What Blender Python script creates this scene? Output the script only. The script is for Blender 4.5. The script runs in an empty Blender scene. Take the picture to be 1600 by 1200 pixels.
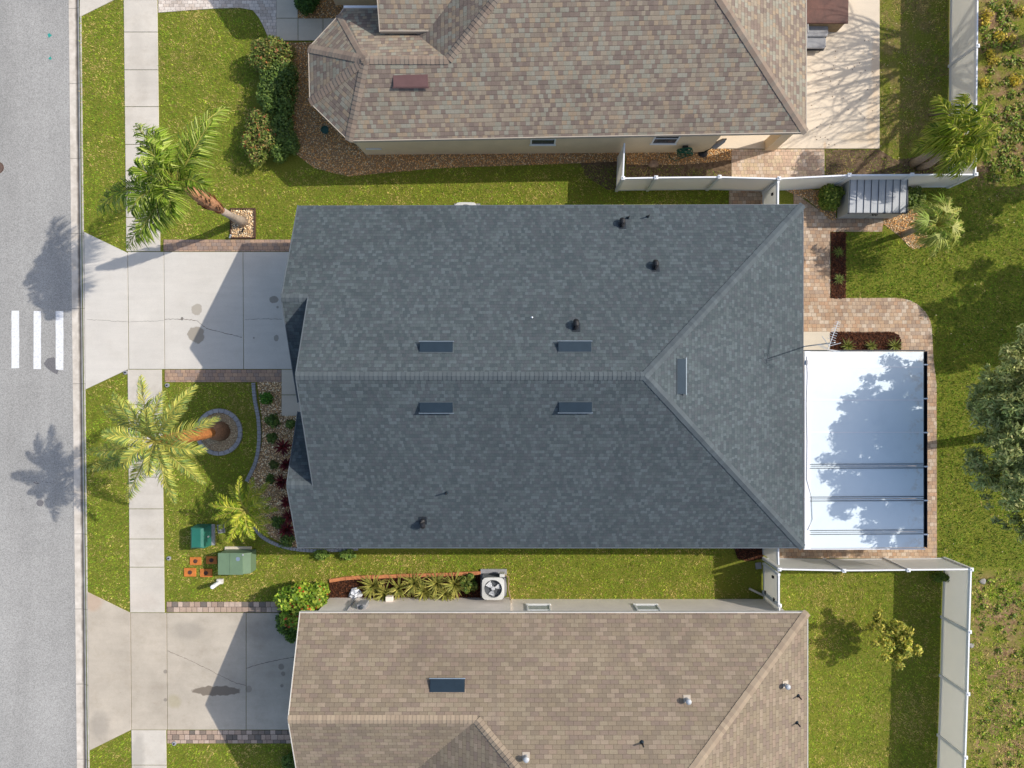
import bpy, math, random
import numpy as np
from mathutils import Vector

random.seed(7)
RNG = np.random.default_rng(11)
H, F = 29.4, 1109.0            # camera height (m), focal length in photo pixels
SUN = Vector((-1.13, -0.325, -1.0)).normalized()
scene = bpy.context.scene
col = scene.collection


def P(px, py, z=0.0):
    s = (H - z) / F
    return Vector(((px - 800) * s, (600 - py) * s, z))


def XY(px, py, z=0.0):
    p = P(px, py, z)
    return (p.x, p.y)


def lin(r, g, b):
    f = lambda c: c / 12.92 if c <= 0.04045 else ((c + 0.055) / 1.055) ** 2.4
    return (f(r / 255), f(g / 255), f(b / 255))


# ------------------------------------------------------------------ materials
class NT:
    def __init__(self, name):
        self.m = bpy.data.materials.new(name)
        self.m.use_nodes = True
        self.t = self.m.node_tree
        self.t.nodes.clear()
        self.out = self.t.nodes.new('ShaderNodeOutputMaterial')
        self.b = self.t.nodes.new('ShaderNodeBsdfPrincipled')
        self.t.links.new(self.b.outputs[0], self.out.inputs[0])

    def n(self, typ, **kw):
        nd = self.t.nodes.new('ShaderNode' + typ)
        for k, v in kw.items():
            setattr(nd, k, v)
        return nd

    def set(self, sock, v):
        if isinstance(v, bpy.types.NodeSocket):
            self.t.links.new(v, sock)
        elif isinstance(v, (tuple, list)) and len(v) == 3 and sock.type == 'RGBA':
            sock.default_value = (*v, 1)
        else:
            sock.default_value = v

    def math(self, op, a, b=0.0, c=None):
        nd = self.n('Math', operation=op)
        self.set(nd.inputs[0], a)
        self.set(nd.inputs[1], b)
        if c is not None:
            self.set(nd.inputs[2], c)
        return nd.outputs[0]

    def mix(self, fac, a, b, blend='MIX'):
        nd = self.n('Mix', data_type='RGBA', blend_type=blend)
        self.set(nd.inputs[0], fac)
        self.set(nd.inputs[6], a)
        self.set(nd.inputs[7], b)
        return nd.outputs[2]

    def pos(self):
        return self.n('NewGeometry').outputs['Position']

    def uv(self):
        return self.n('TexCoord').outputs['UV']

    def noise(self, vec, scale, detail=3.0, rough=0.6):
        nd = self.n('TexNoise')
        self.set(nd.inputs['Vector'], vec)
        nd.inputs['Scale'].default_value = scale
        nd.inputs['Detail'].default_value = detail
        nd.inputs['Roughness'].default_value = rough
        return nd.outputs['Fac']

    def ramp(self, fac, stops, interp='LINEAR'):
        nd = self.n('ValToRGB')
        cr = nd.color_ramp
        cr.interpolation = interp
        while len(cr.elements) < len(stops):
            cr.elements.new(0.5)
        for e, (p, c) in zip(cr.elements, stops):
            e.position = p
            e.color = (*c, 1) if len(c) == 3 else c
        self.set(nd.inputs[0], fac)
        return nd.outputs[0]

    def rng(self, v, a, b, c=0.0, d=1.0):
        nd = self.n('MapRange')
        self.set(nd.inputs[0], v)
        for i, x in enumerate((a, b, c, d)):
            nd.inputs[i + 1].default_value = x
        return nd.outputs[0]

    def bump(self, h, strength=0.4, dist=0.01):
        nd = self.n('Bump')
        nd.inputs['Strength'].default_value = strength
        nd.inputs['Distance'].default_value = dist
        self.set(nd.inputs['Height'], h)
        self.t.links.new(nd.outputs[0], self.b.inputs['Normal'])

    def fin(self, color, rough=0.85, metal=0.0, spec=0.3):
        self.set(self.b.inputs['Base Color'], color)
        self.set(self.b.inputs['Roughness'], rough)
        self.b.inputs['Metallic'].default_value = metal
        self.b.inputs['Specular IOR Level'].default_value = spec
        return self.m


def plain(name, c, rough=0.6, metal=0.0, var=0.12, scale=3.0, spec=0.35):
    k = NT(name)
    p = k.pos()
    a = k.noise(p, scale, 4)
    b = k.noise(p, scale * 14, 2)
    f = k.math('ADD', k.math('MULTIPLY', a, 0.7), k.math('MULTIPLY', b, 0.3))
    lo = tuple(x * (1 - var * 1.6) for x in c)
    hi = tuple(min(1, x * (1 + var)) for x in c)
    return k.fin(k.ramp(f, [(0.3, lo), (0.7, hi)]), rough, metal, spec)


def tiles(k, U, V, h, w, randomness, step, palette, joint=0.72, rowline=0.62, rowfrac=0.09, jointw=0.03):
    row = k.math('FLOOR', k.math('DIVIDE', V, h))
    W = k.math('MULTIPLY_ADD', row, step, k.math('DIVIDE', U, w))
    v1 = k.n('TexVoronoi', voronoi_dimensions='1D', feature='F1')
    v2 = k.n('TexVoronoi', voronoi_dimensions='1D', feature='DISTANCE_TO_EDGE')
    for v in (v1, v2):
        k.set(v.inputs['W'], W)
        v.inputs['Scale'].default_value = 1.0
        v.inputs['Randomness'].default_value = randomness
    sep = k.n('SeparateColor')
    k.set(sep.inputs[0], v1.outputs['Color'])
    n = len(palette)
    c = k.ramp(sep.outputs[0], [(i / n, p) for i, p in enumerate(palette)], 'CONSTANT')
    j = k.math('LESS_THAN', v2.outputs['Distance'], jointw)
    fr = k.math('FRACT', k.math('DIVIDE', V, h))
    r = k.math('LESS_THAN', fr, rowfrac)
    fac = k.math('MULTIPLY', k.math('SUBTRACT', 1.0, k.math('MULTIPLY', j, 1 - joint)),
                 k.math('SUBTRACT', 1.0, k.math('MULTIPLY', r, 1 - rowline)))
    gap = k.math('SUBTRACT', 1.0, k.math('MAXIMUM', j, r))
    return c, fac, gap, sep.outputs[1]


def grey(k, f):
    nd = k.n('CombineColor')
    for i in range(3):
        k.set(nd.inputs[i], f)
    return nd.outputs[0]


def shingle(name, palette, h, w, randomness, step, stain=0.25, joint=0.72, rowline=0.62, dark=(0.02, 0.02, 0.02), streak=False, rowfrac=.09, tint=(1.0, 1.0, 1.0)):
    k = NT(name)
    sep = k.n('SeparateXYZ')
    k.set(sep.inputs[0], k.uv())
    U, V = sep.outputs[0], sep.outputs[1]
    c, fac, gap, r2 = tiles(k, U, V, h, w, randomness, step, palette, joint, rowline, rowfrac)
    c = k.mix(1.0, c, grey(k, fac), 'MULTIPLY')  # row line puts the shade under each shingle course's butt edge into the colour
    p = k.pos()
    c = k.mix(1.0, c, grey(k, k.rng(k.noise(p, 55, 2), 0.3, 0.7, 0.8, 1.15)), 'MULTIPLY')
    c = k.mix(1.0, c, grey(k, k.rng(k.noise(p, 0.55, 4), 0.3, 0.7, 1 - stain, 1 + stain * .6)), 'MULTIPLY')
    if streak:
        mp = k.n('Mapping')
        mp.inputs['Scale'].default_value = (2.2, 0.25, 1)
        k.set(mp.inputs[0], k.uv())
        s = k.noise(mp.outputs[0], 1.0, 5)
        c = k.mix(k.rng(s, 0.5, 0.75, 0, 0.42), c, dark)
    c = k.mix(1.0, c, tint, 'MULTIPLY')
    k.bump(k.math('MULTIPLY_ADD', r2, 0.4, gap), 0.5, 0.008)
    return k.fin(c, 0.92, 0, 0.2)


def dim(p, k_, b=0.0):
    m_ = [sum(c[i] for c in p) / len(p) for i in range(3)]
    return [tuple((x * (1 - b) + y * b) * k_ for x, y in zip(c, m_)) for c in p]


def paver(name, palette, h, w, swap=False, joint=0.6, rowline=0.6):
    k = NT(name)
    p = k.pos()
    sep = k.n('SeparateXYZ')
    k.set(sep.inputs[0], p)
    U, V = sep.outputs[0], sep.outputs[1]
    if swap:
        U, V = V, U
    c, fac, gap, r2 = tiles(k, U, V, h, w, 0.55, 137.37, palette, joint, rowline, 0.1, 0.05)
    c = k.mix(1.0, c, grey(k, fac), 'MULTIPLY')
    c = k.mix(1.0, c, grey(k, k.rng(k.noise(p, 30, 3), 0.3, 0.7, 0.8, 1.15)), 'MULTIPLY')
    c = k.mix(1.0, c, grey(k, k.rng(k.noise(p, 0.8, 3), 0.3, 0.7, 0.8, 1.12)), 'MULTIPLY')
    k.bump(gap, 0.5, 0.008)
    return k.fin(c, 0.85)


def concrete(name, c, blotch=0.14, stains=(), grime=0.14):
    """stains: (px, py, rx, ry, strength); darker oil patches with their own outlines"""
    k = NT(name)
    p = k.pos()
    a = k.noise(p, 0.45, 5, 0.65)
    b = k.noise(p, 38, 3)
    cc = k.mix(1.0, c, grey(k, k.rng(a, 0.3, 0.7, 1 - blotch, 1 + blotch * .5)), 'MULTIPLY')
    cc = k.mix(1.0, cc, grey(k, k.rng(b, 0.3, 0.7, 0.93, 1.05)), 'MULTIPLY')
    mp = k.n('Mapping')
    mp.inputs['Scale'].default_value = (0.5, 3.5, 1)
    k.set(mp.inputs[0], p)
    cc = k.mix(1.0, cc, grey(k, k.rng(k.noise(mp.outputs[0], 1.2, 4), 0.35, 0.7, 0.96, 1.02)), 'MULTIPLY')
    cc = k.mix(k.rng(k.noise(p, 1.3, 6, .7), 0.5, 0.74, 0, grime), cc, (c[0] * .60, c[1] * .55, c[2] * .48))
    cc = k.mix(k.rng(k.noise(p, 7, 5, .75), 0.6, 0.75, 0, grime), cc, (c[0] * .55, c[1] * .5, c[2] * .45))
    wob = k.math('MULTIPLY', k.math('SUBTRACT', k.noise(p, 3.5, 5), 0.5), 1.0)
    for (px, py, rx, ry, s, tint) in stains:
        ce = P(px, py)
        mpn = k.n('Mapping', vector_type='POINT')
        sx, sy = F / H / rx, F / H / ry
        mpn.inputs['Scale'].default_value = (sx, sy, 0)
        mpn.inputs['Location'].default_value = (-ce.x * sx, -ce.y * sy, 0)
        k.set(mpn.inputs[0], p)
        ln = k.n('VectorMath', operation='LENGTH')
        k.set(ln.inputs[0], mpn.outputs[0])
        d = k.math('ADD', ln.outputs['Value'], wob)
        cc = k.mix(k.rng(d, 0.9 if s > .45 else .8, 1.02 if s > .45 else 1.5, s, 0), cc, tint)
    k.bump(b, 0.15, 0.004)
    return k.fin(cc, 0.88, 0, 0.25)


def attr_mat(name, rough=0.6, trans=0.0, spec=0.3):
    k = NT(name)
    a = k.n('Attribute', attribute_name='Col')
    k.fin(a.outputs['Color'], rough, 0, spec)
    if trans:
        tr = k.n('BsdfTranslucent')
        k.set(tr.inputs[0], a.outputs['Color'])
        mx = k.n('MixShader')
        mx.inputs[0].default_value = trans
        k.t.links.new(k.b.outputs[0], mx.inputs[1])
        k.t.links.new(tr.outputs[0], mx.inputs[2])
        k.t.links.new(mx.outputs[0], k.out.inputs[0])
    return k.m


M = {}
OIL = lin(120, 112, 98)
M['leaf'] = attr_mat('leaf', 0.55, 0.25)
M['gloss_leaf'] = attr_mat('glossy leaf', 0.34, 0.2, 0.5)
M['grass'] = attr_mat('grass blades', 0.7, 0.25, 0.2)
M['pebble'] = attr_mat('pebbles', 0.8)
M['chip'] = attr_mat('bark chips', 0.95, 0, 0.1)
M['cap'] = attr_mat('ridge cap shingle', 0.92, 0, 0.2)
M['bark'] = plain('palm bark grey', lin(165, 150, 135), 0.9, 0, 0.25, 9)
M['boot'] = plain('palm boot tan', lin(176, 128, 92), 0.9, 0, 0.35, 14)
M['root'] = plain('dark root fibre', lin(150, 112, 84), 0.95, 0, 0.35, 14)
M['boot_orange'] = plain('palm boot orange', lin(190, 122, 66), 0.85, 0, 0.35, 12)
M['twig'] = plain('twig bark', lin(110, 92, 74), 0.95, 0, 0.3, 8)
M['asphalt'] = None
M['white'] = plain('white vinyl', (0.74, 0.75, 0.75), 0.4, 0, 0.05, 1.2)
_k = NT('white vinyl panel')
_p = _k.pos()
_k.fin(_k.ramp(_k.noise(_p, 1.2), [(.3, (.78, .79, .79)), (.7, (.84, .84, .83))]), .4)
_tr = _k.n('BsdfTranslucent')
_tr.inputs[0].default_value = (.86, .84, .78, 1)
_mx = _k.n('MixShader')
_mx.inputs[0].default_value = .42
_k.t.links.new(_k.b.outputs[0], _mx.inputs[1])
_k.t.links.new(_tr.outputs[0], _mx.inputs[2])
_k.t.links.new(_mx.outputs[0], _k.out.inputs[0])
M['vinyl'] = _k.m
M['whitem'] = plain('white metal', (0.80, 0.81, 0.82), 0.42, 0, 0.04, 1.0)
M['dark'] = plain('dark bronze metal', lin(52, 58, 64), 0.5, 0.3, 0.15)
M['black'] = plain('black plastic', (0.018, 0.018, 0.02), 0.5)
M['vent_slate'] = plain('slate vent metal', lin(48, 62, 72), 0.45, 0.4, 0.1)
M['vent_top'] = plain('vent light metal', lin(150, 165, 178), 0.4, 0.4, 0.1)
M['vent_lip'] = plain('vent drip edge', lin(124, 136, 146), 0.5, 0.3, 0.08)
M['roof_flat'] = plain('slate flashing', lin(84, 93, 98), 0.9, 0, 0.1)
M['vent_brown'] = plain('brown vent metal', lin(112, 84, 80), 0.5, 0.2, 0.1)
M['galv'] = plain('galvanised steel', lin(196, 198, 198), 0.4, 0.35, 0.1)
M['tan_wall'] = plain('tan stucco', lin(226, 204, 170), 0.95, 0, 0.06, 1.5)
M['beige_wall'] = plain('beige stucco', lin(232, 222, 210), 0.95, 0, 0.06, 1.5)
M['grey_wall'] = plain('grey stucco', lin(176, 178, 178), 0.95, 0, 0.06, 1.5)
M['trim'] = plain('white trim', (0.78, 0.78, 0.76), 0.5, 0, 0.04)
M['fascia'] = plain('pale fascia', lin(205, 200, 190), 0.55, 0, 0.06)
M['fascia_grey'] = plain('grey fascia', lin(92, 99, 104), 0.5, 0, 0.06)
M['fascia_brown'] = plain('tan fascia', lin(178, 166, 150), 0.55, 0, 0.06)
k = NT('window glass')
M['glass'] = k.fin(k.ramp(k.noise(k.pos(), 2.0), [(0.3, (0.03, 0.04, 0.05)), (0.7, (0.07, 0.085, 0.10))]), 0.12, 0, 0.6)
M['blind_glass'] = plain('window with pale blind', lin(176, 182, 186), 0.25, 0, 0.12, 6, 0.5)
M['ac'] = plain('ac grey metal', lin(205, 205, 200), 0.5, 0.1, 0.06)
M['fan'] = plain('pale fan blade', (.62, .64, .66), 0.4, 0, 0.05)
M['ac_dark'] = plain('ac coil grey', lin(96, 100, 104), 0.6, 0.3, 0.2, 8)
M['green_box'] = plain('utility green paint', lin(106, 128, 100), 0.5, 0, 0.08)
M['teal_box'] = plain('teal green plastic', lin(44, 108, 92), 0.4, 0, 0.1)
M['orange_lid'] = plain('orange terracotta lid', lin(196, 116, 52), 0.8, 0, 0.2, 6)
M['rust'] = plain('rusty iron', lin(86, 62, 50), 0.9, 0, 0.3, 9)
M['terracotta'] = plain('terracotta edging', lin(192, 126, 84), 0.9, 0, 0.25, 7)
M['edging'] = plain('grey edging concrete', lin(150, 150, 152), 0.9, 0, 0.15, 5)
M['shed'] = plain('shed light grey plastic', lin(176, 178, 178), 0.5, 0, 0.06)
M['shed_side'] = plain('shed wall grey plastic', lin(160, 160, 152), 0.6, 0, 0.06)
M['shed_rib'] = plain('shed dark rib', lin(62, 66, 72), 0.5, 0, 0.08)
M['brown_cover'] = plain('brown vinyl cover', lin(96, 62, 50), 0.5, 0, 0.3, 2.5)
M['wicker'] = plain('tan panel', lin(150, 128, 96), 0.8, 0, 0.2, 8)
M['cushion'] = plain('grey cushion', lin(150, 150, 150), 0.95, 0, 0.12, 6)
M['hose'] = plain('green hose', lin(22, 92, 70), 0.4, 0, 0.15)
M['pot'] = plain('green glazed pot', lin(40, 84, 70), 0.35, 0, 0.15)
M['bag'] = plain('white plastic bag', lin(225, 228, 235), 0.35, 0, 0.1, 20)
M['rock'] = plain('tan boulder', lin(150, 125, 105), 0.9, 0, 0.3, 8)
M['paint_white'] = None
M['teal_paint'] = plain('teal marking paint', lin(40, 150, 140), 0.8, 0, 0.2, 20)
M['manhole'] = plain('cast iron cover', lin(112, 92, 82), 0.8, 0.2, 0.25, 12)
M['crack'] = plain('crack dirt', lin(120, 112, 102), 1.0)
M['wire'] = plain('thin cable', lin(90, 90, 92), 0.6)

# asphalt
k = NT('asphalt')
p = k.pos()
c = k.ramp(k.noise(p, 26, 4, .75), [(0.3, lin(120, 118, 114)), (0.5, lin(157, 155, 150)), (0.7, lin(183, 180, 174))])
c = k.mix(1.0, c, grey(k, k.rng(k.noise(p, 0.35, 4), 0.3, 0.7, 0.9, 1.08)), 'MULTIPLY')
c = k.mix(k.rng(k.noise(p, 1.7, 6, .75), 0.62, 0.78, 0, 0.3), c, lin(120, 116, 110))
mp = k.n('Mapping')
mp.inputs['Scale'].default_value = (1.0, 0.05, 1)
k.set(mp.inputs[0], p)
c = k.mix(1.0, c, grey(k, k.rng(k.noise(mp.outputs[0], 0.9, 4), 0.35, 0.65, 0.92, 1.05)), 'MULTIPLY')
vo = k.n('TexVoronoi')
vo.inputs['Scale'].default_value = 2.2
k.set(vo.inputs[0], p)
c = k.mix(k.rng(vo.outputs['Distance'], 0.03, 0.06, 0.55, 0), c, lin(84, 80, 78))
k.bump(k.noise(p, 70, 2), 0.5, 0.006)
M['asphalt'] = k.fin(c, 0.92, 0, 0.2)
k = NT('road paint')
p = k.pos()
c = k.mix(k.rng(k.noise(p, 12, 6, .75), 0.5, 0.7, 0, 0.7), (0.74, 0.74, 0.73), lin(168, 168, 168))
M['paint_white'] = k.fin(c, 0.7)
k = NT('asphalt patch')
p = k.pos()
M['patch'] = k.fin(k.ramp(k.noise(p, 30, 4), [(0.3, lin(92, 90, 92)), (0.7, lin(128, 126, 126))]), 0.95, 0, 0.2)

# kerb: UV x across (0..1), y along in metres
k = NT('kerb concrete')
sep = k.n('SeparateXYZ')
k.set(sep.inputs[0], k.uv())
p = k.pos()
d = k.math('ABSOLUTE', k.math('SUBTRACT', sep.outputs[0], 0.62))
d = k.math('ADD', d, k.math('MULTIPLY', k.math('SUBTRACT', k.noise(p, 2.0, 4), 0.5), 0.16))
c = k.ramp(k.noise(p, 3, 5), [(0.3, lin(182, 172, 158)), (0.7, lin(214, 205, 192))])
c = k.mix(k.rng(d, 0.03, 0.17, 0.92, 0), c, lin(88, 80, 72))
j = k.math('LESS_THAN', k.math('FRACT', k.math('DIVIDE', sep.outputs[1], 3.12)), 0.007)
c = k.mix(k.math('MULTIPLY', j, 0.7), c, lin(80, 76, 70))
M['kerb'] = k.fin(c, 0.9)

_c0 = concrete


def concrete(n_, c, *a, **kw):
    return _c0(n_, (c[0], c[1] * .985, c[2] * .94), *a, **kw)


CB = lin(206, 199, 190)
M['walk'] = concrete('sidewalk concrete', lin(204, 197, 187), 0.16,
                     [(214, 70, 9, 34, 0.16, lin(150, 142, 130)), (222, 138, 8, 30, 0.14, lin(150, 142, 130)),
                      (216, 1180, 9, 30, 0.4, lin(140, 134, 124)), (220, 938, 26, 12, 0.1, lin(190, 160, 140))], 0.34)
M['drive'] = concrete('driveway concrete', lin(206, 201, 194), 0.07,
                      [(308, 484, 9, 9, 0.7, lin(158, 148, 132)), (307, 523, 13, 14, 0.75, lin(140, 130, 114)),
                       (285, 498, 2.2, 2.6, 0.8, lin(90, 86, 80)),
                       (428, 468, 7.5, 6, 0.7, lin(124, 116, 104)), (432, 528, 4, 5, 0.6, lin(124, 116, 104)),
                       (434, 480, 2, 2, 0.6, lin(124, 116, 104)), (397, 528, 1.5, 1.5, 0.6, lin(110, 104, 98))])
M['drive_s'] = concrete('weathered driveway concrete', lin(188, 178, 164), 0.2,
                        [(338, 1079, 37, 8, 0.85, lin(112, 101, 88)), (389, 1076, 5, 6, 0.5, lin(118, 108, 96)),
                         (296, 985, 20, 12, 0.3, lin(130, 124, 114)), (156, 1132, 12, 18, 0.35, lin(130, 124, 116)),
                         (440, 1041, 4.5, 5, 0.6, lin(112, 104, 94)), (443, 1052, 3.2, 3.6, 0.6, lin(112, 104, 94)),
                         (441, 1071, 2.6, 2.6, 0.6, lin(105, 100, 92)), (146, 940, 12, 12, 0.3, lin(176, 128, 90)),
                         (273, 1095, 9, 9, 0.25, lin(150, 140, 80)), (420, 985, 40, 14, 0.3, lin(120, 116, 108)),
                         (259, 1049, 3, 3, 0.6, lin(115, 108, 100)), (259, 1093, 3, 3, 0.6, lin(115, 108, 100))], 0.34)
M['slab'] = concrete('patio slab concrete', lin(222, 208, 188), 0.08,
                     [(1362, 190, 8, 40, 0.18, lin(206, 160, 96)), (1368, 110, 6, 46, 0.2, lin(206, 158, 92)),
                      (1345, 215, 26, 8, 0.15, lin(210, 168, 96)), (1288, 228, 2, 5, 0.25, lin(214, 160, 84))])
M['pad'] = concrete('plain pad concrete', lin(206, 196, 180), 0.08)
M['paver_p'] = paver('patio pavers', dim([lin(186, 158, 130), lin(198, 172, 144), lin(176, 142, 112), lin(206, 184, 158), lin(168, 148, 130),
                                      lin(190, 150, 116), lin(214, 198, 176), lin(160, 136, 116), lin(196, 164, 130)], .92, .4), 0.155, 0.19)
M['paver_n'] = paver('neighbour patio pavers', dim([lin(216, 190, 164), lin(206, 174, 146), lin(226, 206, 184), lin(196, 166, 142), lin(220, 196, 160)], .9, .3), 0.155, 0.16)
M['paver_f'] = paver('driveway border pavers', dim([lin(176, 144, 120), lin(160, 134, 116), lin(154, 136, 124), lin(186, 154, 126), lin(148, 130, 118)], 1.0, .35), 0.15, 0.21)
M['paver_s'] = paver('old border pavers', [lin(170, 146, 128), lin(190, 168, 150), lin(140, 124, 110), lin(180, 156, 136), lin(120, 110, 100)], 0.22, 0.24, False, 0.4, 0.4)
M['paver_d'] = paver('pale driveway pavers', [lin(214, 200, 186), lin(206, 190, 174), lin(222, 210, 196), lin(196, 182, 168)], 0.13, 0.22)

M['roof_main'] = shingle('slate grey shingles', dim([lin(91, 101, 105), lin(104, 114, 117), lin(97, 106, 109), lin(113, 123, 126), lin(85, 95, 100),
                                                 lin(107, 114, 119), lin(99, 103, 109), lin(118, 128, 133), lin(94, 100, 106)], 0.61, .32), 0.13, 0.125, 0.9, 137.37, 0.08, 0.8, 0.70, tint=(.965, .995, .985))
M['roof_north'] = shingle('blended tan shingles', dim([lin(176, 158, 138), lin(150, 128, 118), lin(188, 170, 148), lin(164, 146, 130), lin(140, 120, 112),
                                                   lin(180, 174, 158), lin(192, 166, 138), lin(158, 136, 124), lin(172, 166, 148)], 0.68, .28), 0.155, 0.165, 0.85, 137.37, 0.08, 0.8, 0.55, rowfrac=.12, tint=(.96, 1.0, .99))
M['roof_south'] = shingle('weathered brown tab shingles', dim([lin(160, 143, 122), lin(152, 135, 116), lin(165, 149, 127), lin(148, 132, 114), lin(158, 141, 119),
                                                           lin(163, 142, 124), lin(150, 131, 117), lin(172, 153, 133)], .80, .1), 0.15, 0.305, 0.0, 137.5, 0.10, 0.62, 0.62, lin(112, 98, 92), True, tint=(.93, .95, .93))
PAL_MAIN = dim([lin(100, 109, 113), lin(108, 117, 120), lin(94, 103, 108), lin(112, 122, 126), lin(103, 111, 115)], .63, .5)
PAL_NORTH = dim([lin(170, 150, 132), lin(160, 140, 124), lin(180, 160, 140), lin(165, 152, 136)], .64, .3)
PAL_SOUTH = dim([lin(168, 150, 128), lin(162, 144, 123), lin(173, 155, 132)], .82)

k = NT('white insulated roof panel')
p = k.pos()
c = k.mix(k.rng(k.noise(p, 1.1, 5), 0.5, 0.75, 0, 0.25), (0.69, 0.77, 0.80), lin(186, 198, 204))
ce = P(1440, 700, 2.7)
sep = k.n('SeparateXYZ')
k.set(sep.inputs[0], p)
edge = k.math('MULTIPLY', k.rng(sep.outputs[0], ce.x - 0.75, ce.x, 0, 1), k.rng(k.noise(p, 2.6, 5, .7), 0.52, 0.62, 0, 1))
c = k.mix(k.math('MULTIPLY', edge, 0.35), c, lin(176, 150, 112))
M['panel'] = k.fin(c, 0.35, 0, 0.4)

# ground: thatch and soil between the blades
k = NT('ground soil and thatch')
p = k.pos()
c = k.ramp(k.noise(p, 16, 5, .75), [(0.3, lin(80, 90, 28)), (0.5, lin(110, 116, 42)), (0.7, lin(148, 134, 70))])
c = k.mix(k.rng(k.noise(p, 0.4, 5), 0.45, 0.65, 0, 0.6), c, lin(112, 114, 42))
sp_ = k.n('SeparateXYZ')
k.set(sp_.inputs[0], p)
wild = k.rng(sp_.outputs[0], 18.7, 19.3, 0, 1)
north = k.math('MULTIPLY', k.rng(sp_.outputs[0], 15.2, 15.3, 0, .55), k.rng(sp_.outputs[1], 8.4, 8.6, 0, 1))
south = k.math('ADD', k.rng(sp_.outputs[1], -8.4, -7.6, 1, 0), k.rng(sp_.outputs[1], 7.5, 8.6, 0, 1))
wild = k.math('MAXIMUM', k.math('MULTIPLY', wild, k.math('MINIMUM', south, 1.0)), north)
dirt = k.ramp(k.noise(p, 6, 6, .7), [(0.3, lin(92, 72, 54)), (0.5, lin(132, 106, 78)), (0.7, lin(168, 140, 108))])
c = k.mix(k.math('MULTIPLY', wild, k.rng(k.noise(p, 1.1, 6, .7), 0.42, 0.58, 0, 1)), c, dirt)
k.bump(k.noise(p, 30, 3), 0.6, 0.02)
M['ground'] = k.fin(c, 1.0, 0, 0.1)
k = NT('bare dirt')
p = k.pos()
M['dirt'] = k.fin(k.ramp(k.noise(p, 7, 6, .7), [(0.3, lin(70, 56, 44)), (0.5, lin(104, 86, 68)), (0.7, lin(132, 112, 90))]), 1.0, 0, 0.1)


# ------------------------------------------------------------------ mesh helpers
class MB:
    def __init__(s):
        s.v, s.f, s.c = [], [], []

    def add(s, vs, fs, c=None):
        o = len(s.v)
        s.v += [tuple(v) for v in vs]
        s.f += [tuple(i + o for i in f) for f in fs]
        if c is not None:
            s.c += [c] * len(vs)
        return s

    def box(s, c, d, rz=0.0, axes=None, cl=None):
        c = Vector(c)
        if axes is None:
            ca, sa = math.cos(rz), math.sin(rz)
            axes = (Vector((ca, sa, 0)), Vector((-sa, ca, 0)), Vector((0, 0, 1)))
        x, y, z = [a * (k / 2) for a, k in zip(axes, d)]
        vs = [c + sx * x + sy * y + sz * z for sz in (-1, 1) for sx, sy in ((-1, -1), (1, -1), (1, 1), (-1, 1))]
        return s.add(vs, [(3, 2, 1, 0), (4, 5, 6, 7), (0, 1, 5, 4), (1, 2, 6, 5), (2, 3, 7, 6), (3, 0, 4, 7)], cl)

    def prism(s, pts, z0, z1, cl=None):
        pts = [(p[0], p[1]) for p in pts]
        a = sum(p[0] * q[1] - q[0] * p[1] for p, q in zip(pts, pts[1:] + pts[:1]))
        if a < 0:
            pts = pts[::-1]
        n = len(pts)
        vs = [(x, y, z0) for x, y in pts] + [(x, y, z1) for x, y in pts]
        fs = [tuple(range(n - 1, -1, -1)), tuple(range(n, 2 * n))]
        fs += [(i, (i + 1) % n, n + (i + 1) % n, n + i) for i in range(n)]
        return s.add(vs, fs, cl)

    def sheet(s, pts, z):
        pts = [(p[0], p[1]) for p in pts]
        a = sum(p[0] * q[1] - q[0] * p[1] for p, q in zip(pts, pts[1:] + pts[:1]))
        if a < 0:
            pts = pts[::-1]
        return s.add([(x, y, z) for x, y in pts], [tuple(range(len(pts)))])

    def tube(s, pts, rad, n=8, cl=None):
        pts = [Vector(p) for p in pts]
        if not isinstance(rad, (list, tuple)):
            rad = [rad] * len(pts)
        vs, fs = [], []
        up = Vector((0, 0, 1))
        for i, p in enumerate(pts):
            t = (pts[min(i + 1, len(pts) - 1)] - pts[max(i - 1, 0)]).normalized()
            a = t.cross(up if abs(t.z) < 0.95 else Vector((1, 0, 0))).normalized()
            b = t.cross(a)
            for j in range(n):
                w = 2 * math.pi * j / n
                vs.append(p + a * (math.cos(w) * rad[i]) + b * (math.sin(w) * rad[i]))
        for i in range(len(pts) - 1):
            for j in range(n):
                q = (j + 1) % n
                fs.append((i * n + j, (i + 1) * n + j, (i + 1) * n + q, i * n + q))
        fs.append(tuple(range(n)))
        fs.append(tuple(range((len(pts)) * n - 1, (len(pts) - 1) * n - 1, -1)))
        return s.add(vs, fs, cl)

    def lathe(s, c, prof, n=20):
        c = Vector(c)
        vs, fs = [], []
        for r, z in prof:
            for j in range(n):
                w = 2 * math.pi * j / n
                vs.append(c + Vector((r * math.cos(w), r * math.sin(w), z)))
        for i in range(len(prof) - 1):
            for j in range(n):
                q = (j + 1) % n
                fs.append((i * n + j, i * n + q, (i + 1) * n + q, (i + 1) * n + j))
        fs.append(tuple(range(n - 1, -1, -1)))
        fs.append(tuple(range((len(prof) - 1) * n, len(prof) * n)))
        return s.add(vs, fs)


LOC = {}


def tag(o, label=None, cat=None, group=None, kind=None):
    for kx, v in (('label', label), ('category', cat), ('group', group), ('kind', kind)):
        if v:
            o[kx] = v
    return o


def thing(name, label, cat, loc, group=None):
    o = bpy.data.objects.new(name, None)
    o.empty_display_size = 0.2
    col.objects.link(o)
    o.location = loc
    LOC[o] = Vector(loc)
    return tag(o, label, cat, group)


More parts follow.
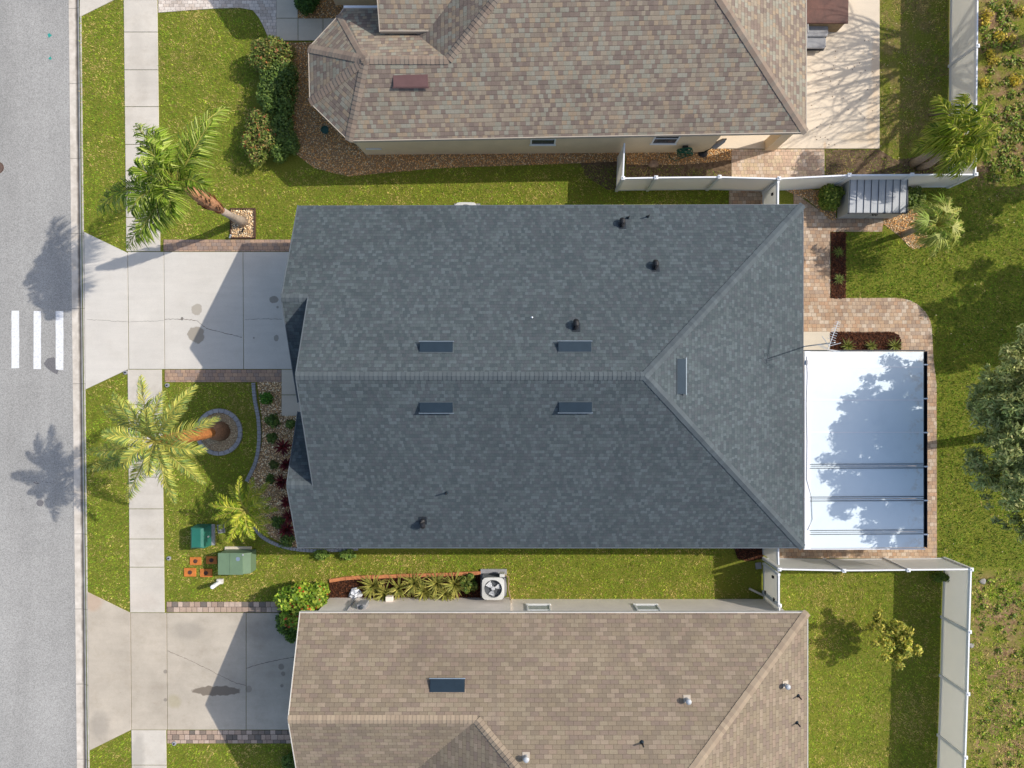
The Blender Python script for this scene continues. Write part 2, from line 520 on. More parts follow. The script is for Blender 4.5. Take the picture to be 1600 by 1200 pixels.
def link(name, me, mat, parent, loc=None):
    me.materials.append(mat)
    o = bpy.data.objects.new(name, me)
    col.objects.link(o)
    off = LOC[parent] if parent is not None else Vector(loc if loc is not None else (0, 0, 0))
    if parent is not None:
        o.parent = parent
    else:
        o.location = off
    LOC[o] = off
    if off.length > 0:
        n = len(me.vertices)
        a = np.empty(n * 3, np.float32)
        me.vertices.foreach_get('co', a)
        a = a.reshape(-1, 3) - np.array(off, np.float32)
        me.vertices.foreach_set('co', a.ravel())
        me.update()
    return o


def obj(name, mb, mat, parent=None, loc=None, bevel=0.0, smooth=False, label=None):
    me = bpy.data.meshes.new(name)
    me.from_pydata(mb.v, [], mb.f)
    if mb.c:
        at = me.color_attributes.new('Col', 'FLOAT_COLOR', 'POINT')
        a = np.ones((len(mb.v), 4), np.float32)
        a[:, :3] = np.array(mb.c, np.float32)
        at.data.foreach_set('color', a.ravel())
    if smooth:
        me.polygons.foreach_set('use_smooth', [True] * len(me.polygons))
    me.update()
    o = link(name, me, mat, parent, loc)
    if bevel:
        b = o.modifiers.new('bevel', 'BEVEL')
        b.width = bevel
        b.segments = 2
        b.limit_method = 'ANGLE'
    if label:
        o['label'] = label
    return o


def npmesh(name, verts, k, cols, mat, parent=None, loc=None, faces=None):
    """verts (N,3) float, faces of k consecutive verts each (or an index array), cols (N,3)"""
    verts = np.ascontiguousarray(verts, np.float32)
    me = bpy.data.meshes.new(name)
    nv = len(verts)
    if faces is None:
        faces = np.arange(nv, dtype=np.int32).reshape(-1, k)
    nf, k = faces.shape
    me.vertices.add(nv)
    me.vertices.foreach_set('co', verts.ravel())
    me.loops.add(nf * k)
    me.loops.foreach_set('vertex_index', np.ascontiguousarray(faces, np.int32).ravel())
    me.polygons.add(nf)
    me.polygons.foreach_set('loop_start', np.arange(nf, dtype=np.int32) * k)
    me.update(calc_edges=True)
    at = me.color_attributes.new('Col', 'FLOAT_COLOR', 'POINT')
    a = np.ones((nv, 4), np.float32)
    a[:, :3] = cols
    at.data.foreach_set('color', a.ravel())
    me.validate()
    return link(name, me, mat, parent, loc)


def inset(pts, g):
    pts = [Vector((p[0], p[1])) for p in pts]
    a = sum(p.x * q.y - q.x * p.y for p, q in zip(pts, pts[1:] + pts[:1]))
    if a < 0:
        pts = pts[::-1]
    n = len(pts)
    out = []
    for i in range(n):
        p0, p1, p2 = pts[i - 1], pts[i], pts[(i + 1) % n]
        d1, d2 = (p1 - p0).normalized(), (p2 - p1).normalized()
        n1, n2 = Vector((-d1.y, d1.x)), Vector((-d2.y, d2.x))
        den = 1 + n1.dot(n2)
        out.append(p1 + (n1 + n2) * (g / max(den, 0.3)))
    return [(p.x, p.y) for p in out]


def px(poly, z=0.0):
    return [XY(a, b, z) for a, b in poly]


def inside(poly, x, y):
    r = np.zeros(len(x), bool)
    n = len(poly)
    for i in range(n):
        x1, y1 = poly[i]
        x2, y2 = poly[(i + 1) % n]
        c = (y1 > y) != (y2 > y)
        if y1 != y2:
            r ^= c & (x < (x2 - x1) * (y - y1) / (y2 - y1) + x1)
    return r


def vnoise(x, y, sc, seed):
    g = np.random.default_rng(seed).random((64, 64))
    u, v = x / sc, y / sc
    i, j = np.floor(u).astype(int), np.floor(v).astype(int)
    fu, fv = u - i, v - j
    fu, fv = fu * fu * (3 - 2 * fu), fv * fv * (3 - 2 * fv)
    g00, g10, g01, g11 = g[i % 64, j % 64], g[(i + 1) % 64, j % 64], g[i % 64, (j + 1) % 64], g[(i + 1) % 64, (j + 1) % 64]
    return (g00 * (1 - fu) + g10 * fu) * (1 - fv) + (g01 * (1 - fu) + g11 * fu) * fv


def sample(poly, density, rng):
    a = np.array(poly)
    lo, hi = a.min(0), a.max(0)
    n = int((hi[0] - lo[0]) * (hi[1] - lo[1]) * density)
    x = lo[0] + rng.random(n) * (hi[0] - lo[0])
    y = lo[1] + rng.random(n) * (hi[1] - lo[1])
    k_ = inside(poly, x, y)
    return x[k_], y[k_]


# ------------------------------------------------------------------ ground, road, kerb
def kx(y):                         # kerb front (road edge) in world X at world Y
    return P(111.5, 600).x + (-y) * (7.0 / 1109) * 0.55 * 0.9


KY = (-60.0, -16.0, 0.0, 16.0, 60.0)
mb = MB()
rows = []
for y in KY:
    x0 = P(111.5 + (600 - (600 - y * F / H)) * -0.0108, 600).x
    rows.append(x0)


def kerbx(y):
    return P(111.5 - y * F / H * 0.0108, 600).x


vs = []
for y in KY:
    x0 = kerbx(y)
    vs += [(-150, y * 2.5, -0.16), (x0 + 0.3, y * 2.5 if abs(y) > 50 else y, -0.16), (x0 + 0.5, y * 2.5 if abs(y) > 50 else y, 0.0), (150, y * 2.5, 0.0)]
n = len(KY)
fs = [(i * 4 + j, i * 4 + j + 1, (i + 1) * 4 + j + 1, (i + 1) * 4 + j) for i in range(n - 1) for j in range(3)]
tag(obj('ground', MB().add(vs, fs), M['ground']), 'mossy thatch and soil under the lawns of all three lots', 'ground', kind='structure')
mb = MB()
for a, b in zip(KY, KY[1:]):
    mb.add([(-32, a, -0.10), (kerbx(a) + 0.01, a, -0.10), (kerbx(b) + 0.01, b, -0.10), (-32, b, -0.10)], [(0, 1, 2, 3)])
tag(obj('road', mb, M['asphalt']), 'pale grey asphalt street along the left edge', 'road', kind='structure')
# kerb, swept profile
prof = [(0.0, -0.16, 0), (0.0, -0.092, 0), (0.26, -0.10, .5), (0.33, -0.105, .62), (0.40, -0.06, .75), (0.54, 0.012, .93), (0.585, 0.016, 1), (0.585, -0.06, 1)]
vs, fs, uvs = [], [], []
ys = np.linspace(-30, 30, 41)
for y in ys:
    for dx, z, u in prof:
        vs.append((kerbx(y) + dx, y, z))
        uvs.append((u, y))
m_ = len(prof)
for i in range(len(ys) - 1):
    for j in range(m_ - 1):
        fs.append((i * m_ + j, i * m_ + j + 1, (i + 1) * m_ + j + 1, (i + 1) * m_ + j))
o = obj('kerb', MB().add(vs, fs), M['kerb'])
uvl = o.data.uv_layers.new(name='UVMap')
for lp in o.data.loops:
    uvl.data[lp.index].uv = uvs[lp.vertex_index]
tag(o, 'low sloping concrete kerb with a dirty gutter line beside the street', 'kerb', kind='structure')

# crosswalk stripes, patches, marks on the road (z -0.096)
ZR = -0.096
for i, (x0, x1, where) in enumerate(((18, 30, 'farthest from the kerb'), (52.5, 64, 'in the middle of the three'), (87, 99, 'nearest the kerb'))):
    y0, y1 = 485.5 + i * .3, 575.5 + i * 1.2
    mb = MB()
    e = []
    for t in np.linspace(0, 1, 9):
        e.append((x0 + random.uniform(-.3, .3), y0 + t * (y1 - y0)))
    for t in np.linspace(1, 0, 9):
        e.append((x1 + random.uniform(-.3, .3), y0 + t * (y1 - y0) + random.uniform(-.4, .4)))
    mb.sheet(px(e, ZR), ZR)
    tag(obj('crosswalk_stripe', mb, M['paint_white'], None, P((x0 + x1) / 2, 530, ZR)), f'white painted bar on the street, {where}', 'road marking', 'white crosswalk bars on the street', kind='structure')


def blob(cx, cy, rx, ry, seed, jag=.25, n=18):
    r = random.Random(seed)
    return [(cx + rx * (1 + r.uniform(-jag, jag)) * math.cos(2 * math.pi * i / n), cy + ry * (1 + r.uniform(-jag, jag)) * math.sin(2 * math.pi * i / n)) for i in range(n)]


mb = MB().sheet(px([(68.5, 568), (74, 560), (84, 558), (86.5, 560), (87, 577), (92, 578), (89, 585), (80, 580), (72, 574)], ZR + .004), ZR + .004)
tag(obj('asphalt_patch', mb, M['patch'], None, P(80, 570, ZR)), 'dark irregular patch of asphalt touching the crosswalk bars', 'road patch', kind='structure')
mb = MB().sheet(px(blob(62.5, 786, 5.6, 5.2, 4, .06), ZR + .004), ZR + .004)
tag(obj('asphalt_patch', mb, M['patch'], None, P(62, 786, ZR)), 'small round dark spot on asphalt in the palm shadow', 'road patch', kind='structure')
mh = thing('manhole_cover', 'round brown manhole cover cut by the left edge of the frame', 'manhole cover', P(-3, 262, -.1))
obj('frame', MB().lathe(P(-3, 262, -.1), [(0.24, 0), (0.24, .012), (0.22, .014)], 28), M['rust'], mh)
obj('cover', MB().lathe(P(-3, 262, -.1), [(0.215, 0), (0.215, .016), (0.1, .018), (.09, .013), (.03, .013)], 28), M['manhole'], mh)
for (a, b, r, w) in ((77, 55, 3.2, 'larger upper of two teal paint blots on the street'), (79, 91, 2.6, 'smaller lower of two teal paint blots on the street')):
    tag(obj('paint_mark', MB().sheet(px(blob(a, b, r, r, int(a), .5, 14), ZR), ZR), M['teal_paint'], None, P(a, b, ZR)), w, 'paint mark', 'teal paint blots on the street', kind='structure')
mb = MB()
for i in range(14):
    mb.sheet(px(blob(random.uniform(32, 44), random.uniform(795, 815), random.uniform(.4, 1.0), random.uniform(.3, .8), i), ZR), ZR)
for i in range(9):
    mb.sheet(px(blob(random.uniform(53, 80), random.uniform(752, 756), random.uniform(.6, 1.6), random.uniform(.4, 1.2), i), ZR + .001), ZR + .001)
tag(obj('tar_spots', mb, M['patch'], None, P(45, 785, ZR)), 'scatter of small black tar spots on the street', 'tar spots', kind='stuff')


# ------------------------------------------------------------------ slabs
def slabs(name, polys, mat, label, cat, z=0.03, gap=0.011, pix=True, kind='structure'):
    mb = MB()
    for pl in polys:
        pts = px(pl) if pix else pl
        mb.prism(inset(pts, gap), z - 0.09, z)
    return tag(obj(name, mb, mat, None, (0, 0, 0), 0.006), label, cat, kind=kind)


def sx0(y):      # sidewalk left / right edges by photo row
    return 193.5 + y * 0.0105


def sx1(y):
    return 246.5 + y * 0.012


def walk(joints):
    return [[(sx0(a), a), (sx1(a), a), (sx1(b), b), (sx0(b), b)] for a, b in zip(joints, joints[1:])]


W1 = walk([-170, -110, -50, 0, 50.5, 109.5, 167, 226, 285, 340, 393])
slabs('sidewalk', W1 + walk([577, 632, 690, 745.5, 795, 842, 886, 957]) + walk([1140, 1195, 1250, 1310, 1370]), M['walk'],
      'pale concrete sidewalk of square panels running up the photo', 'sidewalk')
slabs('driveway', [[(131.6, 362), (200, 395), (201.5, 577), (133.7, 609)], [(200, 393.5), (256.5, 393.5), (258, 577), (202, 577)],
                   [(256.5, 393.5), (380, 393.5), (381, 577), (258, 577)], [(380, 393.5), (520, 393.5), (520, 577), (381, 577)]],
      M['drive'], 'pale concrete driveway of the grey roofed house', 'driveway', 0.032)
slabs('driveway', [[(136.5, 924), (204.5, 957), (206, 1140), (139.5, 1173)], [(204.5, 957), (261, 957), (262, 1140), (206, 1140)],
                   [(261, 957), (385, 957), (385, 1140), (262, 1140)], [(385, 957), (520, 957), (520, 1140), (385, 1140)]],
      M['drive_s'], 'weathered stained concrete driveway of the brown roofed house', 'driveway', 0.032)
slabs('driveway_apron', [[(125.5, -60), (194, -60), (193, -8), (180, 0), (124.5, 27.5)]], M['walk'], 'concrete driveway mouth in the top left corner', 'driveway', 0.03)
slabs('entry_walk', [[(440, 577), (500, 577), (500, 617), (440, 617)], [(440, 617), (500, 617), (500, 650), (440, 650)]], M['pad'],
      'small concrete landing by the entry of the grey roofed house', 'walkway', 0.034)
slabs('entry_walk', [[(432, -60), (465, -60), (466, 29), (432, 29)], [(432, 29), (466, 29), (466, 64), (432, 64)], [(466, 29), (505, 29), (505, 64), (466, 64)],
                     [(505, 29), (545, 29), (545, 64), (505, 64)]], M['pad'], 'shaded concrete walkway leading to the tan roofed house', 'walkway', 0.034)
slabs('patio_slab', [[(1105, -60), (1374, -60), (1374, 233), (1105, 233)]], M['slab'], 'cream concrete patio slab streaked by branch shadows', 'patio', 0.05)
slabs('concrete_pad', [[(1250, 518), (1296.5, 518), (1296.5, 560), (1250, 560)]], M['pad'], 'small square concrete pad below the antenna', 'pad', 0.034)


def pav(name, polys, mat, label, z=0.02):
    mb = MB()
    for pl in polys:
        mb.prism(px(pl), z - 0.08, z)
    return tag(obj(name, mb, mat), label, 'paving', kind='structure')


arc = [(1400, 465.5)] + [(1400 + 56 * math.sin(t), 518 - 52.5 * math.cos(t)) for t in np.linspace(0.25, 1.45, 8)] + [(1458, 560)]
pav('paver_patio', [[(1240, 300), (1262, 316), (1297, 341), (1297, 466)] + arc + [(1463, 600), (1463.5, 872), (1212, 872), (1212, 840), (1240, 840)]], M['paver_p'],
    'tan block paving curving round the patio behind the grey roofed house')
pav('paver_strip', [[(1297.2, 341), (1300, 341), (1381, 341), (1378, 362), (1297.2, 362)]], M['paver_p'], 'short strip of tan paving in front of the storage shed', 0.018)
pav('paver_strip', [[(1143, 233.5), (1288, 233.5), (1288, 278), (1143, 278)]], M['paver_n'], 'pale block paving beside the patio slab, inside the upper fence', 0.02)
pav('paver_strip', [[(1139, 296), (1193, 296), (1193, 330), (1139, 330)]], M['paver_p'], 'small patch of paving before the upper gate', 0.02)
pav('paver_strip', [[(256, 374.5), (460, 374.5), (460, 393), (256, 393)]], M['paver_f'], 'reddish paver border along the upper side of the driveway', 0.026)
pav('paver_strip', [[(258, 577.6), (440, 577.6), (440, 597), (258, 597)]], M['paver_f'], 'reddish paver border along the lower side of the driveway', 0.026)
pav('paver_strip', [[(261, 940), (470, 940), (470, 956.4), (261, 956.4)]], M['paver_s'], 'dirty paver border above the weathered driveway', 0.026)
pav('paver_strip', [[(262, 1140.8), (455, 1140.8), (455, 1161), (262, 1161)]], M['paver_s'], 'worn paver border below the weathered driveway', 0.026)
pav('paver_driveway', [[(248, -60), (432, -60), (432, 66), (428, 66), (420, 60), (412, 42), (405, 28), (395, 16), (375, 12.5), (335, 13.5), (248, 20)]], M['paver_d'],
    'pale block paved driveway cut by the top edge', 0.026)


def cracks(name, lines, parent, z):
    mb = MB()
    for ln, w in lines:
        pts = []
        r = random.Random(len(ln) * 7 + int(ln[0][0]))
        for (a, b), (c, d) in zip(ln, ln[1:]):
            m = max(2, int(math.hypot(c - a, d - b) / 3))
            for i in range(m):
                t = i / m
                pts.append((a + (c - a) * t, b + (d - b) * t + r.uniform(-.6, .6)))
        pts.append(ln[-1])
        for (a, b), (c, d) in zip(pts, pts[1:]):
            w_ = w * r.uniform(.6, 1.3)
            mb.add([P(a, b - w_, z), P(c, d - w_, z), P(c, d + w_, z), P(a, b + w_, z)], [(3, 2, 1, 0)])
    return obj(name, mb, M['crack'], parent)


dr = [o for o in bpy.data.objects if o.name.startswith('driveway')]
cracks('crack', [([(257, 499), (270, 498.5), (290, 499), (308, 501), (322, 513), (345, 519), (378, 527)], .45), ([(383, 500), (410, 498), (440, 499)], .3),
                 ([(135, 499), (165, 501), (200, 503), (256, 501)], .22)], dr[0], 0.0345)
cracks('crack', [([(262, 1017), (290, 1029), (318, 1042), (345, 1056), (370, 1068), (384, 1071)], .4), ([(385, 1044), (405, 1038), (430, 1032), (460, 1027)], .5)], dr[1], 0.0345)


# ------------------------------------------------------------------ grass (blades), pebbles, chips
G_GREEN, G_YG, G_STRAW, G_DARK = np.array((.22, .36, .024)), np.array((.40, .48, .045)), np.array((.64, .49, .18)), np.array((.13, .23, .02))
lawn_v, lawn_c = [], []


def blades(poly, density, wts, rng, h=(.045, .10), w=(.014, .027), pix=True, seed=3, patch=1.0, holes=(), bare=0.0, mult=1.0):
    poly = px(poly) if pix else poly
    x, y = sample(poly, density, rng)
    for hl in holes:
        k_ = ~inside(px(hl), x, y)
        x, y = x[k_], y[k_]
    x = x + rng.normal(0, .022, len(x))
    y = y + rng.normal(0, .022, len(y))
    n1, n2 = vnoise(x, y, 1.1 * patch, seed), vnoise(x, y, .32, seed + 1)
    nb = .6 * n1 + .4 * n2
    if bare:
        k_ = vnoise(x, y, .9, seed + 5) * .6 + vnoise(x, y, .3, seed + 6) * .4 > bare * rng.random(len(x)) ** .3
        x, y, nb = x[k_], y[k_], nb[k_]
    n = len(x)
    g, yg, st, dk = wts
    n3 = vnoise(x, y, 2.3 * patch, seed + 31) * .6 + vnoise(x, y, .6, seed + 32) * .4
    worn = np.clip((n3 - .53) * 6, 0, 1)
    lush = np.clip((.42 - n3) * 5, 0, 1)
    wt = np.stack([g * (1.35 - nb) * (1 + lush), yg * (.5 + nb), st * (nb * 1.9) ** 2 * (1 + 3.6 * worn), dk * (1.4 - nb)], 1)
    wt /= wt.sum(1, keepdims=True)
    ci = np.floor((x + rng.normal(0, .018, n)) / .085).astype(int)
    cj = np.floor((y + rng.normal(0, .018, n)) / .085).astype(int)
    tb = np.random.default_rng(seed + 77).random((211, 197))
    cell = tb[ci % 211, cj % 197]
    u = (.65 * cell + .35 * rng.random(n))
    u = np.where(rng.random(n) < .75, cell, rng.random(n))
    tone = (.55 + .9 * tb[(ci * 7 + 3) % 211, (cj * 5 + 11) % 197])[:, None] * (.80 + .4 * vnoise(x, y, .45, seed + 40))[:, None]
    idx = (u[:, None] > np.cumsum(wt, 1)).sum(1).clip(0, 3)
    c = np.stack([G_GREEN, G_YG, G_STRAW, G_DARK])[idx] * (0.75 + .5 * rng.random((n, 1))) * tone * mult
    az, tilt = rng.random(n) * 2 * np.pi, .35 + rng.random(n) * .95
    L = (h[0] + rng.random(n) * (h[1] - h[0])) * (.6 + .8 * tb[(ci * 3 + 50) % 211, (cj * 11 + 7) % 197])
    wd = w[0] + rng.random(n) * (w[1] - w[0])
    d = np.stack([np.cos(az) * np.sin(tilt), np.sin(az) * np.sin(tilt), np.cos(tilt)], 1) * L[:, None]
    s = np.stack([-np.sin(az), np.cos(az), np.zeros(n)], 1) * (wd / 2)[:, None]
    b = np.stack([x, y, np.full(n, -.004)], 1)
    v = np.stack([b - s, b + s, b + d], 1).reshape(-1, 3)
    lawn_v.append(v)
    lawn_c.append(np.repeat(c, 3, 0))


FRONT = (1.15, 1.0, .5, .3)
D = 620
tree_bed = [(359, 325), (400, 325), (400, 373), (359, 373)]
ring_hole = blob(343, 675, 37, 37, 1, 0, 30)
blades([(125, 28), (179, 0), (194, -12), (194, 0), (197, 290), (198.5, 395), (131.5, 360)], D, FRONT, RNG, seed=3)
blades([(134, 612), (200.5, 579), (204, 955), (137, 922)], D, FRONT, RNG, seed=5)
blades([(140, 1175), (205, 1142), (207, 1250), (141, 1250)], D, FRONT, RNG, seed=6)
blades([(247.5, 21), (335, 14), (375, 13.5), (395, 17), (406, 32), (414, 52), (420, 62), (410, 80), (396, 140), (388, 200), (402, 256), (440, 268), (480, 262), (520, 270),
        (545, 275), (600, 271), (700, 262), (860, 258), (975, 260), (975, 297), (1140, 297), (1140, 335), (462, 335), (462, 374), (257, 374), (252, 200)], D, FRONT, RNG, seed=8, holes=(tree_bed,))
blades([(978, 262), (1060, 258), (1140, 268), (1140, 278), (978, 278)], 420, (.7, .9, .5, .5), RNG, seed=9, bare=.35)
blades([(1375, -60), (1482, -60), (1482, 296), (1289, 274), (1289, 234), (1375, 234)], 430, (.8, .9, .75, .9), RNG, seed=10, bare=.45)
blades([(259, 598), (396, 598), (399, 625), (404, 660), (404, 690), (396, 725), (382, 752), (392, 815), (420, 845), (450, 857), (480, 862), (520, 866), (1118, 850), (1118, 937), (795, 937), (792, 900), (700, 896), (515, 906), (430, 940), (262, 940)],
       D, (1.1, 1.0, .5, .45), RNG, seed=12, holes=(ring_hole,))
blades([(1110, 850), (1192, 850), (1192, 937), (1110, 937)], 380, (.6, .5, .5, 1.0), RNG, seed=13, bare=.6)
blades([(263, 1162), (455, 1162), (455, 1250), (263, 1250)], D, (1.1, 1.0, .5, .45), RNG, seed=14)
blades([(1220, 893), (1470, 893), (1466, 1260), (1262, 1260), (1262, 955), (1220, 955)], D, (1.0, 1.2, .66, .3), RNG, seed=15)
blades([(1322, 362), (1385, 362), (1425, 388), (1445, 340), (1440, 300), (1490, 292), (1530, 270), (1660, 262), (1660, 886), (1520, 886), (1466, 872), (1464, 600), (1460, 540), (1452, 500), (1432, 476), (1400, 465), (1322, 467)],
       560, (1.7, .5, .08, 1.2), RNG, (.05, .12), (.018, .034), seed=17, patch=1.5, mult=.8)
blades([(1530, -60), (1660, -60), (1660, 275), (1530, 275)], 180, (.7, .8, 1.1, .6), RNG, (.05, .13), (.022, .04), seed=18, bare=.55)
blades([(1518, 888), (1660, 888), (1660, 1260), (1514, 1260)], 520, (1.2, 1.0, .6, .5), RNG, (.05, .12), (.022, .04), seed=19, bare=.45)
# beyond the frame, sparser
blades([(-140, 620)] * 0 or [(259, 1250), (455, 1250), (455, 1400), (259, 1400)], 200, FRONT, RNG, seed=20)
blades([(1262, 1260), (1466, 1260), (1466, 1400), (1262, 1400)], 200, FRONT, RNG, seed=21)
blades([(1660, -100), (1800, -100), (1800, 1300), (1660, 1300)], 130, (1.0, .9, .4, .8), RNG, (.05, .12), (.016, .03), seed=22)
tag(npmesh('lawn_grass', np.concatenate(lawn_v), 3, np.concatenate(lawn_c), M['grass']), 'short green and straw coloured turf on all the lawns', 'grass', kind='stuff')

# dirt sheets
mb = MB()
for pl in ([(978, 236), (1143, 236), (1143, 278), (978, 278)],
           [(1290, 234), (1374, 234), (1400, 250), (1470, 240), (1482, 292), (1290, 276)], [(905, 252), (975, 250), (975, 297), (950, 297), (915, 275)]):
    mb.sheet(px(pl), 0.004)
tag(obj('bare_earth', mb, M['dirt']), 'patches of bare brown earth between the grass', 'earth', kind='structure')

OCT_V = np.array([(1, 0, 0), (0, 1, 0), (-1, 0, 0), (0, -1, 0), (0, 0, 1), (0, 0, -1)], float)
OCT_F = np.array([(0, 1, 4), (1, 2, 4), (2, 3, 4), (3, 0, 4), (1, 0, 5), (2, 1, 5), (3, 2, 5), (0, 3, 5)])


def pebbles(name, polys, density, pal, label, size=(.016, .034), z=.012, holes=(), base=None, rng=RNG):
    xs, ys = [], []
    for pl in polys:
        pl = px(pl)
        x, y = sample(pl, density, rng)
        for hl in holes:
            k_ = ~inside(px(hl), x, y)
            x, y = x[k_], y[k_]
        xs.append(x)
        ys.append(y)
    x, y = np.concatenate(xs), np.concatenate(ys)
    n = len(x)
    s = size[0] + rng.random(n) * (size[1] - size[0])
    a = rng.random(n) * 2 * np.pi
    el = .6 + .5 * rng.random(n)
    v = np.repeat(OCT_V[None], n, 0) * np.stack([s, s * el, s * .6], 1)[:, None, :]
    v += rng.normal(0, .16, v.shape) * s[:, None, None]
    ca, sa = np.cos(a)[:, None], np.sin(a)[:, None]
    v = np.stack([v[:, :, 0] * ca - v[:, :, 1] * sa, v[:, :, 0] * sa + v[:, :, 1] * ca, v[:, :, 2]], 2)
    v += np.stack([x, y, z + rng.random(n) * .02], 1)[:, None, :]
    pal = np.array(pal)
    c = pal[rng.integers(0, len(pal), n)] * (1.25 + .6 * rng.random((n, 1))) * np.array((1.0, 1.02, .95))
    f = (OCT_F[None] + (np.arange(n) * 6)[:, None, None]).reshape(-1, 3)
    o = npmesh(name, v.reshape(-1, 3), 3, np.repeat(c, 6, 0), M['pebble'], faces=f)
    tag(o, label, 'gravel', kind='stuff')
    if base is not None:
        mb_ = MB()
        for pl in polys:
            mb_.sheet(px(pl), 0.006)
        tag(obj('gravel_base', mb_, base), 'soil under the ' + label, 'soil', kind='structure')
    return o


soil_d = plain('dark bed soil', lin(160, 132, 98), 1.0, 0, .3, 12)
soil_l = plain('pale bed soil', lin(166, 144, 116), 1.0, 0, .25, 12)
TAN = [lin(196, 152, 100), lin(170, 124, 80), lin(214, 176, 128), lin(150, 112, 78), lin(204, 186, 158), lin(184, 132, 74)]
PALE = [lin(206, 176, 140), lin(182, 148, 112), lin(222, 200, 168), lin(160, 130, 104), lin(196, 160, 118), lin(228, 214, 194)]
GREYB = [lin(182, 166, 140), lin(164, 150, 128), lin(198, 184, 160), lin(150, 136, 112)]
pebbles('river_rock', [[(425, 68), (545, 64), (510, 90), (512, 165), (600, 238), (975, 232), (975, 252), (880, 256), (700, 262), (600, 270), (545, 276), (520, 270), (490, 262), (462, 240), (440, 150)],
                       [(466, -30), (610, -30), (610, 30), (545, 29), (466, 29)]], 560, TAN, 'brown river rock bed around the tan roofed house', base=soil_d)
pebbles('river_rock', [[(978, 232), (1143, 232), (1143, 250), (1060, 258), (978, 257)]], 560, TAN, 'golden river rock along the wall inside the upper fence', base=soil_d)
pebbles('river_rock', [[(362, 328), (397, 328), (397, 371), (362, 371)]], 560, PALE, 'peach river rock square around the leaning palm', base=soil_l, z=.03)
pebbles('river_rock', [blob(343, 675, 31, 31, 1, 0, 24)], 700, GREYB, 'fine tan gravel inside the round concrete ring', (.012, .024), base=soil_l, z=.03)
pebbles('river_rock', [[(402, 597), (440, 597), (440, 650), (480, 650), (480, 860), (450, 853), (425, 840), (404, 822), (396, 805), (388, 752), (402, 726), (410, 690), (409, 650)]], 560, PALE,
        'mixed river rock bed before the grey roofed house', base=soil_d)
pebbles('river_rock', [[(1222, 296), (1262, 296), (1306, 300), (1306, 345), (1298, 345), (1262, 312)], [(1380, 328), (1408, 318), (1444, 340), (1452, 385), (1425, 390), (1404, 368), (1380, 350)],
                       [(1405, 290), (1440, 290), (1440, 320), (1405, 320)]], 560, TAN, 'loose river rock on both sides of the storage shed', base=soil_l)


def chips(poly_list, label, rng=RNG):
    vs, cs, mb_ = [], [], MB()
    for pl in poly_list:
        pl = px(pl)
        mb_.sheet(pl, .008)
        x, y = sample(pl, 750, rng)
        n = len(x)
        a, L, w = rng.random(n) * 6.28, .02 + rng.random(n) * .03, .008 + rng.random(n) * .01
        t = rng.normal(0, .4, n)
        d = np.stack([np.cos(a), np.sin(a), t], 1) * L[:, None]
        s = np.stack([-np.sin(a), np.cos(a), rng.normal(0, .4, n)], 1) * w[:, None]
        b = np.stack([x, y, .016 + rng.random(n) * .02], 1)
        vs.append(np.stack([b - d - s, b + d - s, b + d + s, b - d + s], 1).reshape(-1, 3))
        c = np.array([lin(86, 52, 36), lin(70, 42, 30), lin(104, 66, 46), lin(58, 38, 30)])[rng.integers(0, 4, n)]
        cs.append(np.repeat(c, 4, 0))
    tag(npmesh('bark_mulch', np.concatenate(vs), 4, np.concatenate(cs), M['chip']), label, 'mulch', kind='stuff')
    tag(obj('mulch_base', mb_, plain('mulch soil', lin(66, 44, 34), 1, 0, .3, 12)), 'soil under the ' + label, 'soil', kind='structure')


chips([[(1298, 363), (1321, 363), (1321, 466), (1298, 466)]], 'dark brown mulch in the upright bed beside the paver path')
chips([[(1297, 519), (1395, 519), (1403, 523), (1407, 532), (1407, 548), (1297, 548)]], 'dark brown mulch in the bed above the white patio roof')
chips([[(515, 905), (752, 897), (752, 937), (515, 937)], [(1146, 854), (1192, 854), (1192, 872), (1170, 877), (1152, 872)]], 'brown mulch along the wall of the brown roofed house')
# pavers cut out for beds is not needed: beds sit in open cut-outs above the paving
for nm in ('mulch_base', 'bark_mulch'):
    for o in bpy.data.objects:
        if o.name.startswith(nm):
            o.location.z += 0.018

# edgings
def strip(pts, w, z0, z1):
    """a kerb strip that follows photo points"""
    mb_ = MB()
    ps = [Vector(XY(*p)) for p in pts]
    L, R = [], []
    for i, p_ in enumerate(ps):
        t = (ps[min(i + 1, len(ps) - 1)] - ps[max(i - 1, 0)]).normalized()
        nn = Vector((-t.y, t.x)) * (w / 2)
        L.append(p_ + nn)
        R.append(p_ - nn)
    for i in range(len(ps) - 1):
        a, b, c, d = L[i], R[i], R[i + 1], L[i + 1]
        g = 0.006
        tt = (c - b).normalized() * g
        mb_.prism([a + tt, b + tt, c - tt, d - tt], z0, z1)
    return mb_


def smoothpts(pts, n=6):
    out = []
    for i in range(len(pts) - 1):
        p0, p1, p2, p3 = pts[max(i - 1, 0)], pts[i], pts[i + 1], pts[min(i + 2, len(pts) - 1)]
        for j in range(n):
            t = j / n
            out.append(tuple(.5 * ((2 * b) + (-a + c) * t + (2 * a - 5 * b + 4 * c - d) * t * t + (-a + 3 * b - 3 * c + d) * t ** 3) for a, b, c, d in zip(p0, p1, p2, p3)))
    out.append(pts[-1])
    return out


def top(name, mb_, mat, label, cat, loc, bevel=0.0, smooth=False, group=None):
    return tag(obj(name, mb_, mat, None, loc, bevel, smooth), label, cat, group)


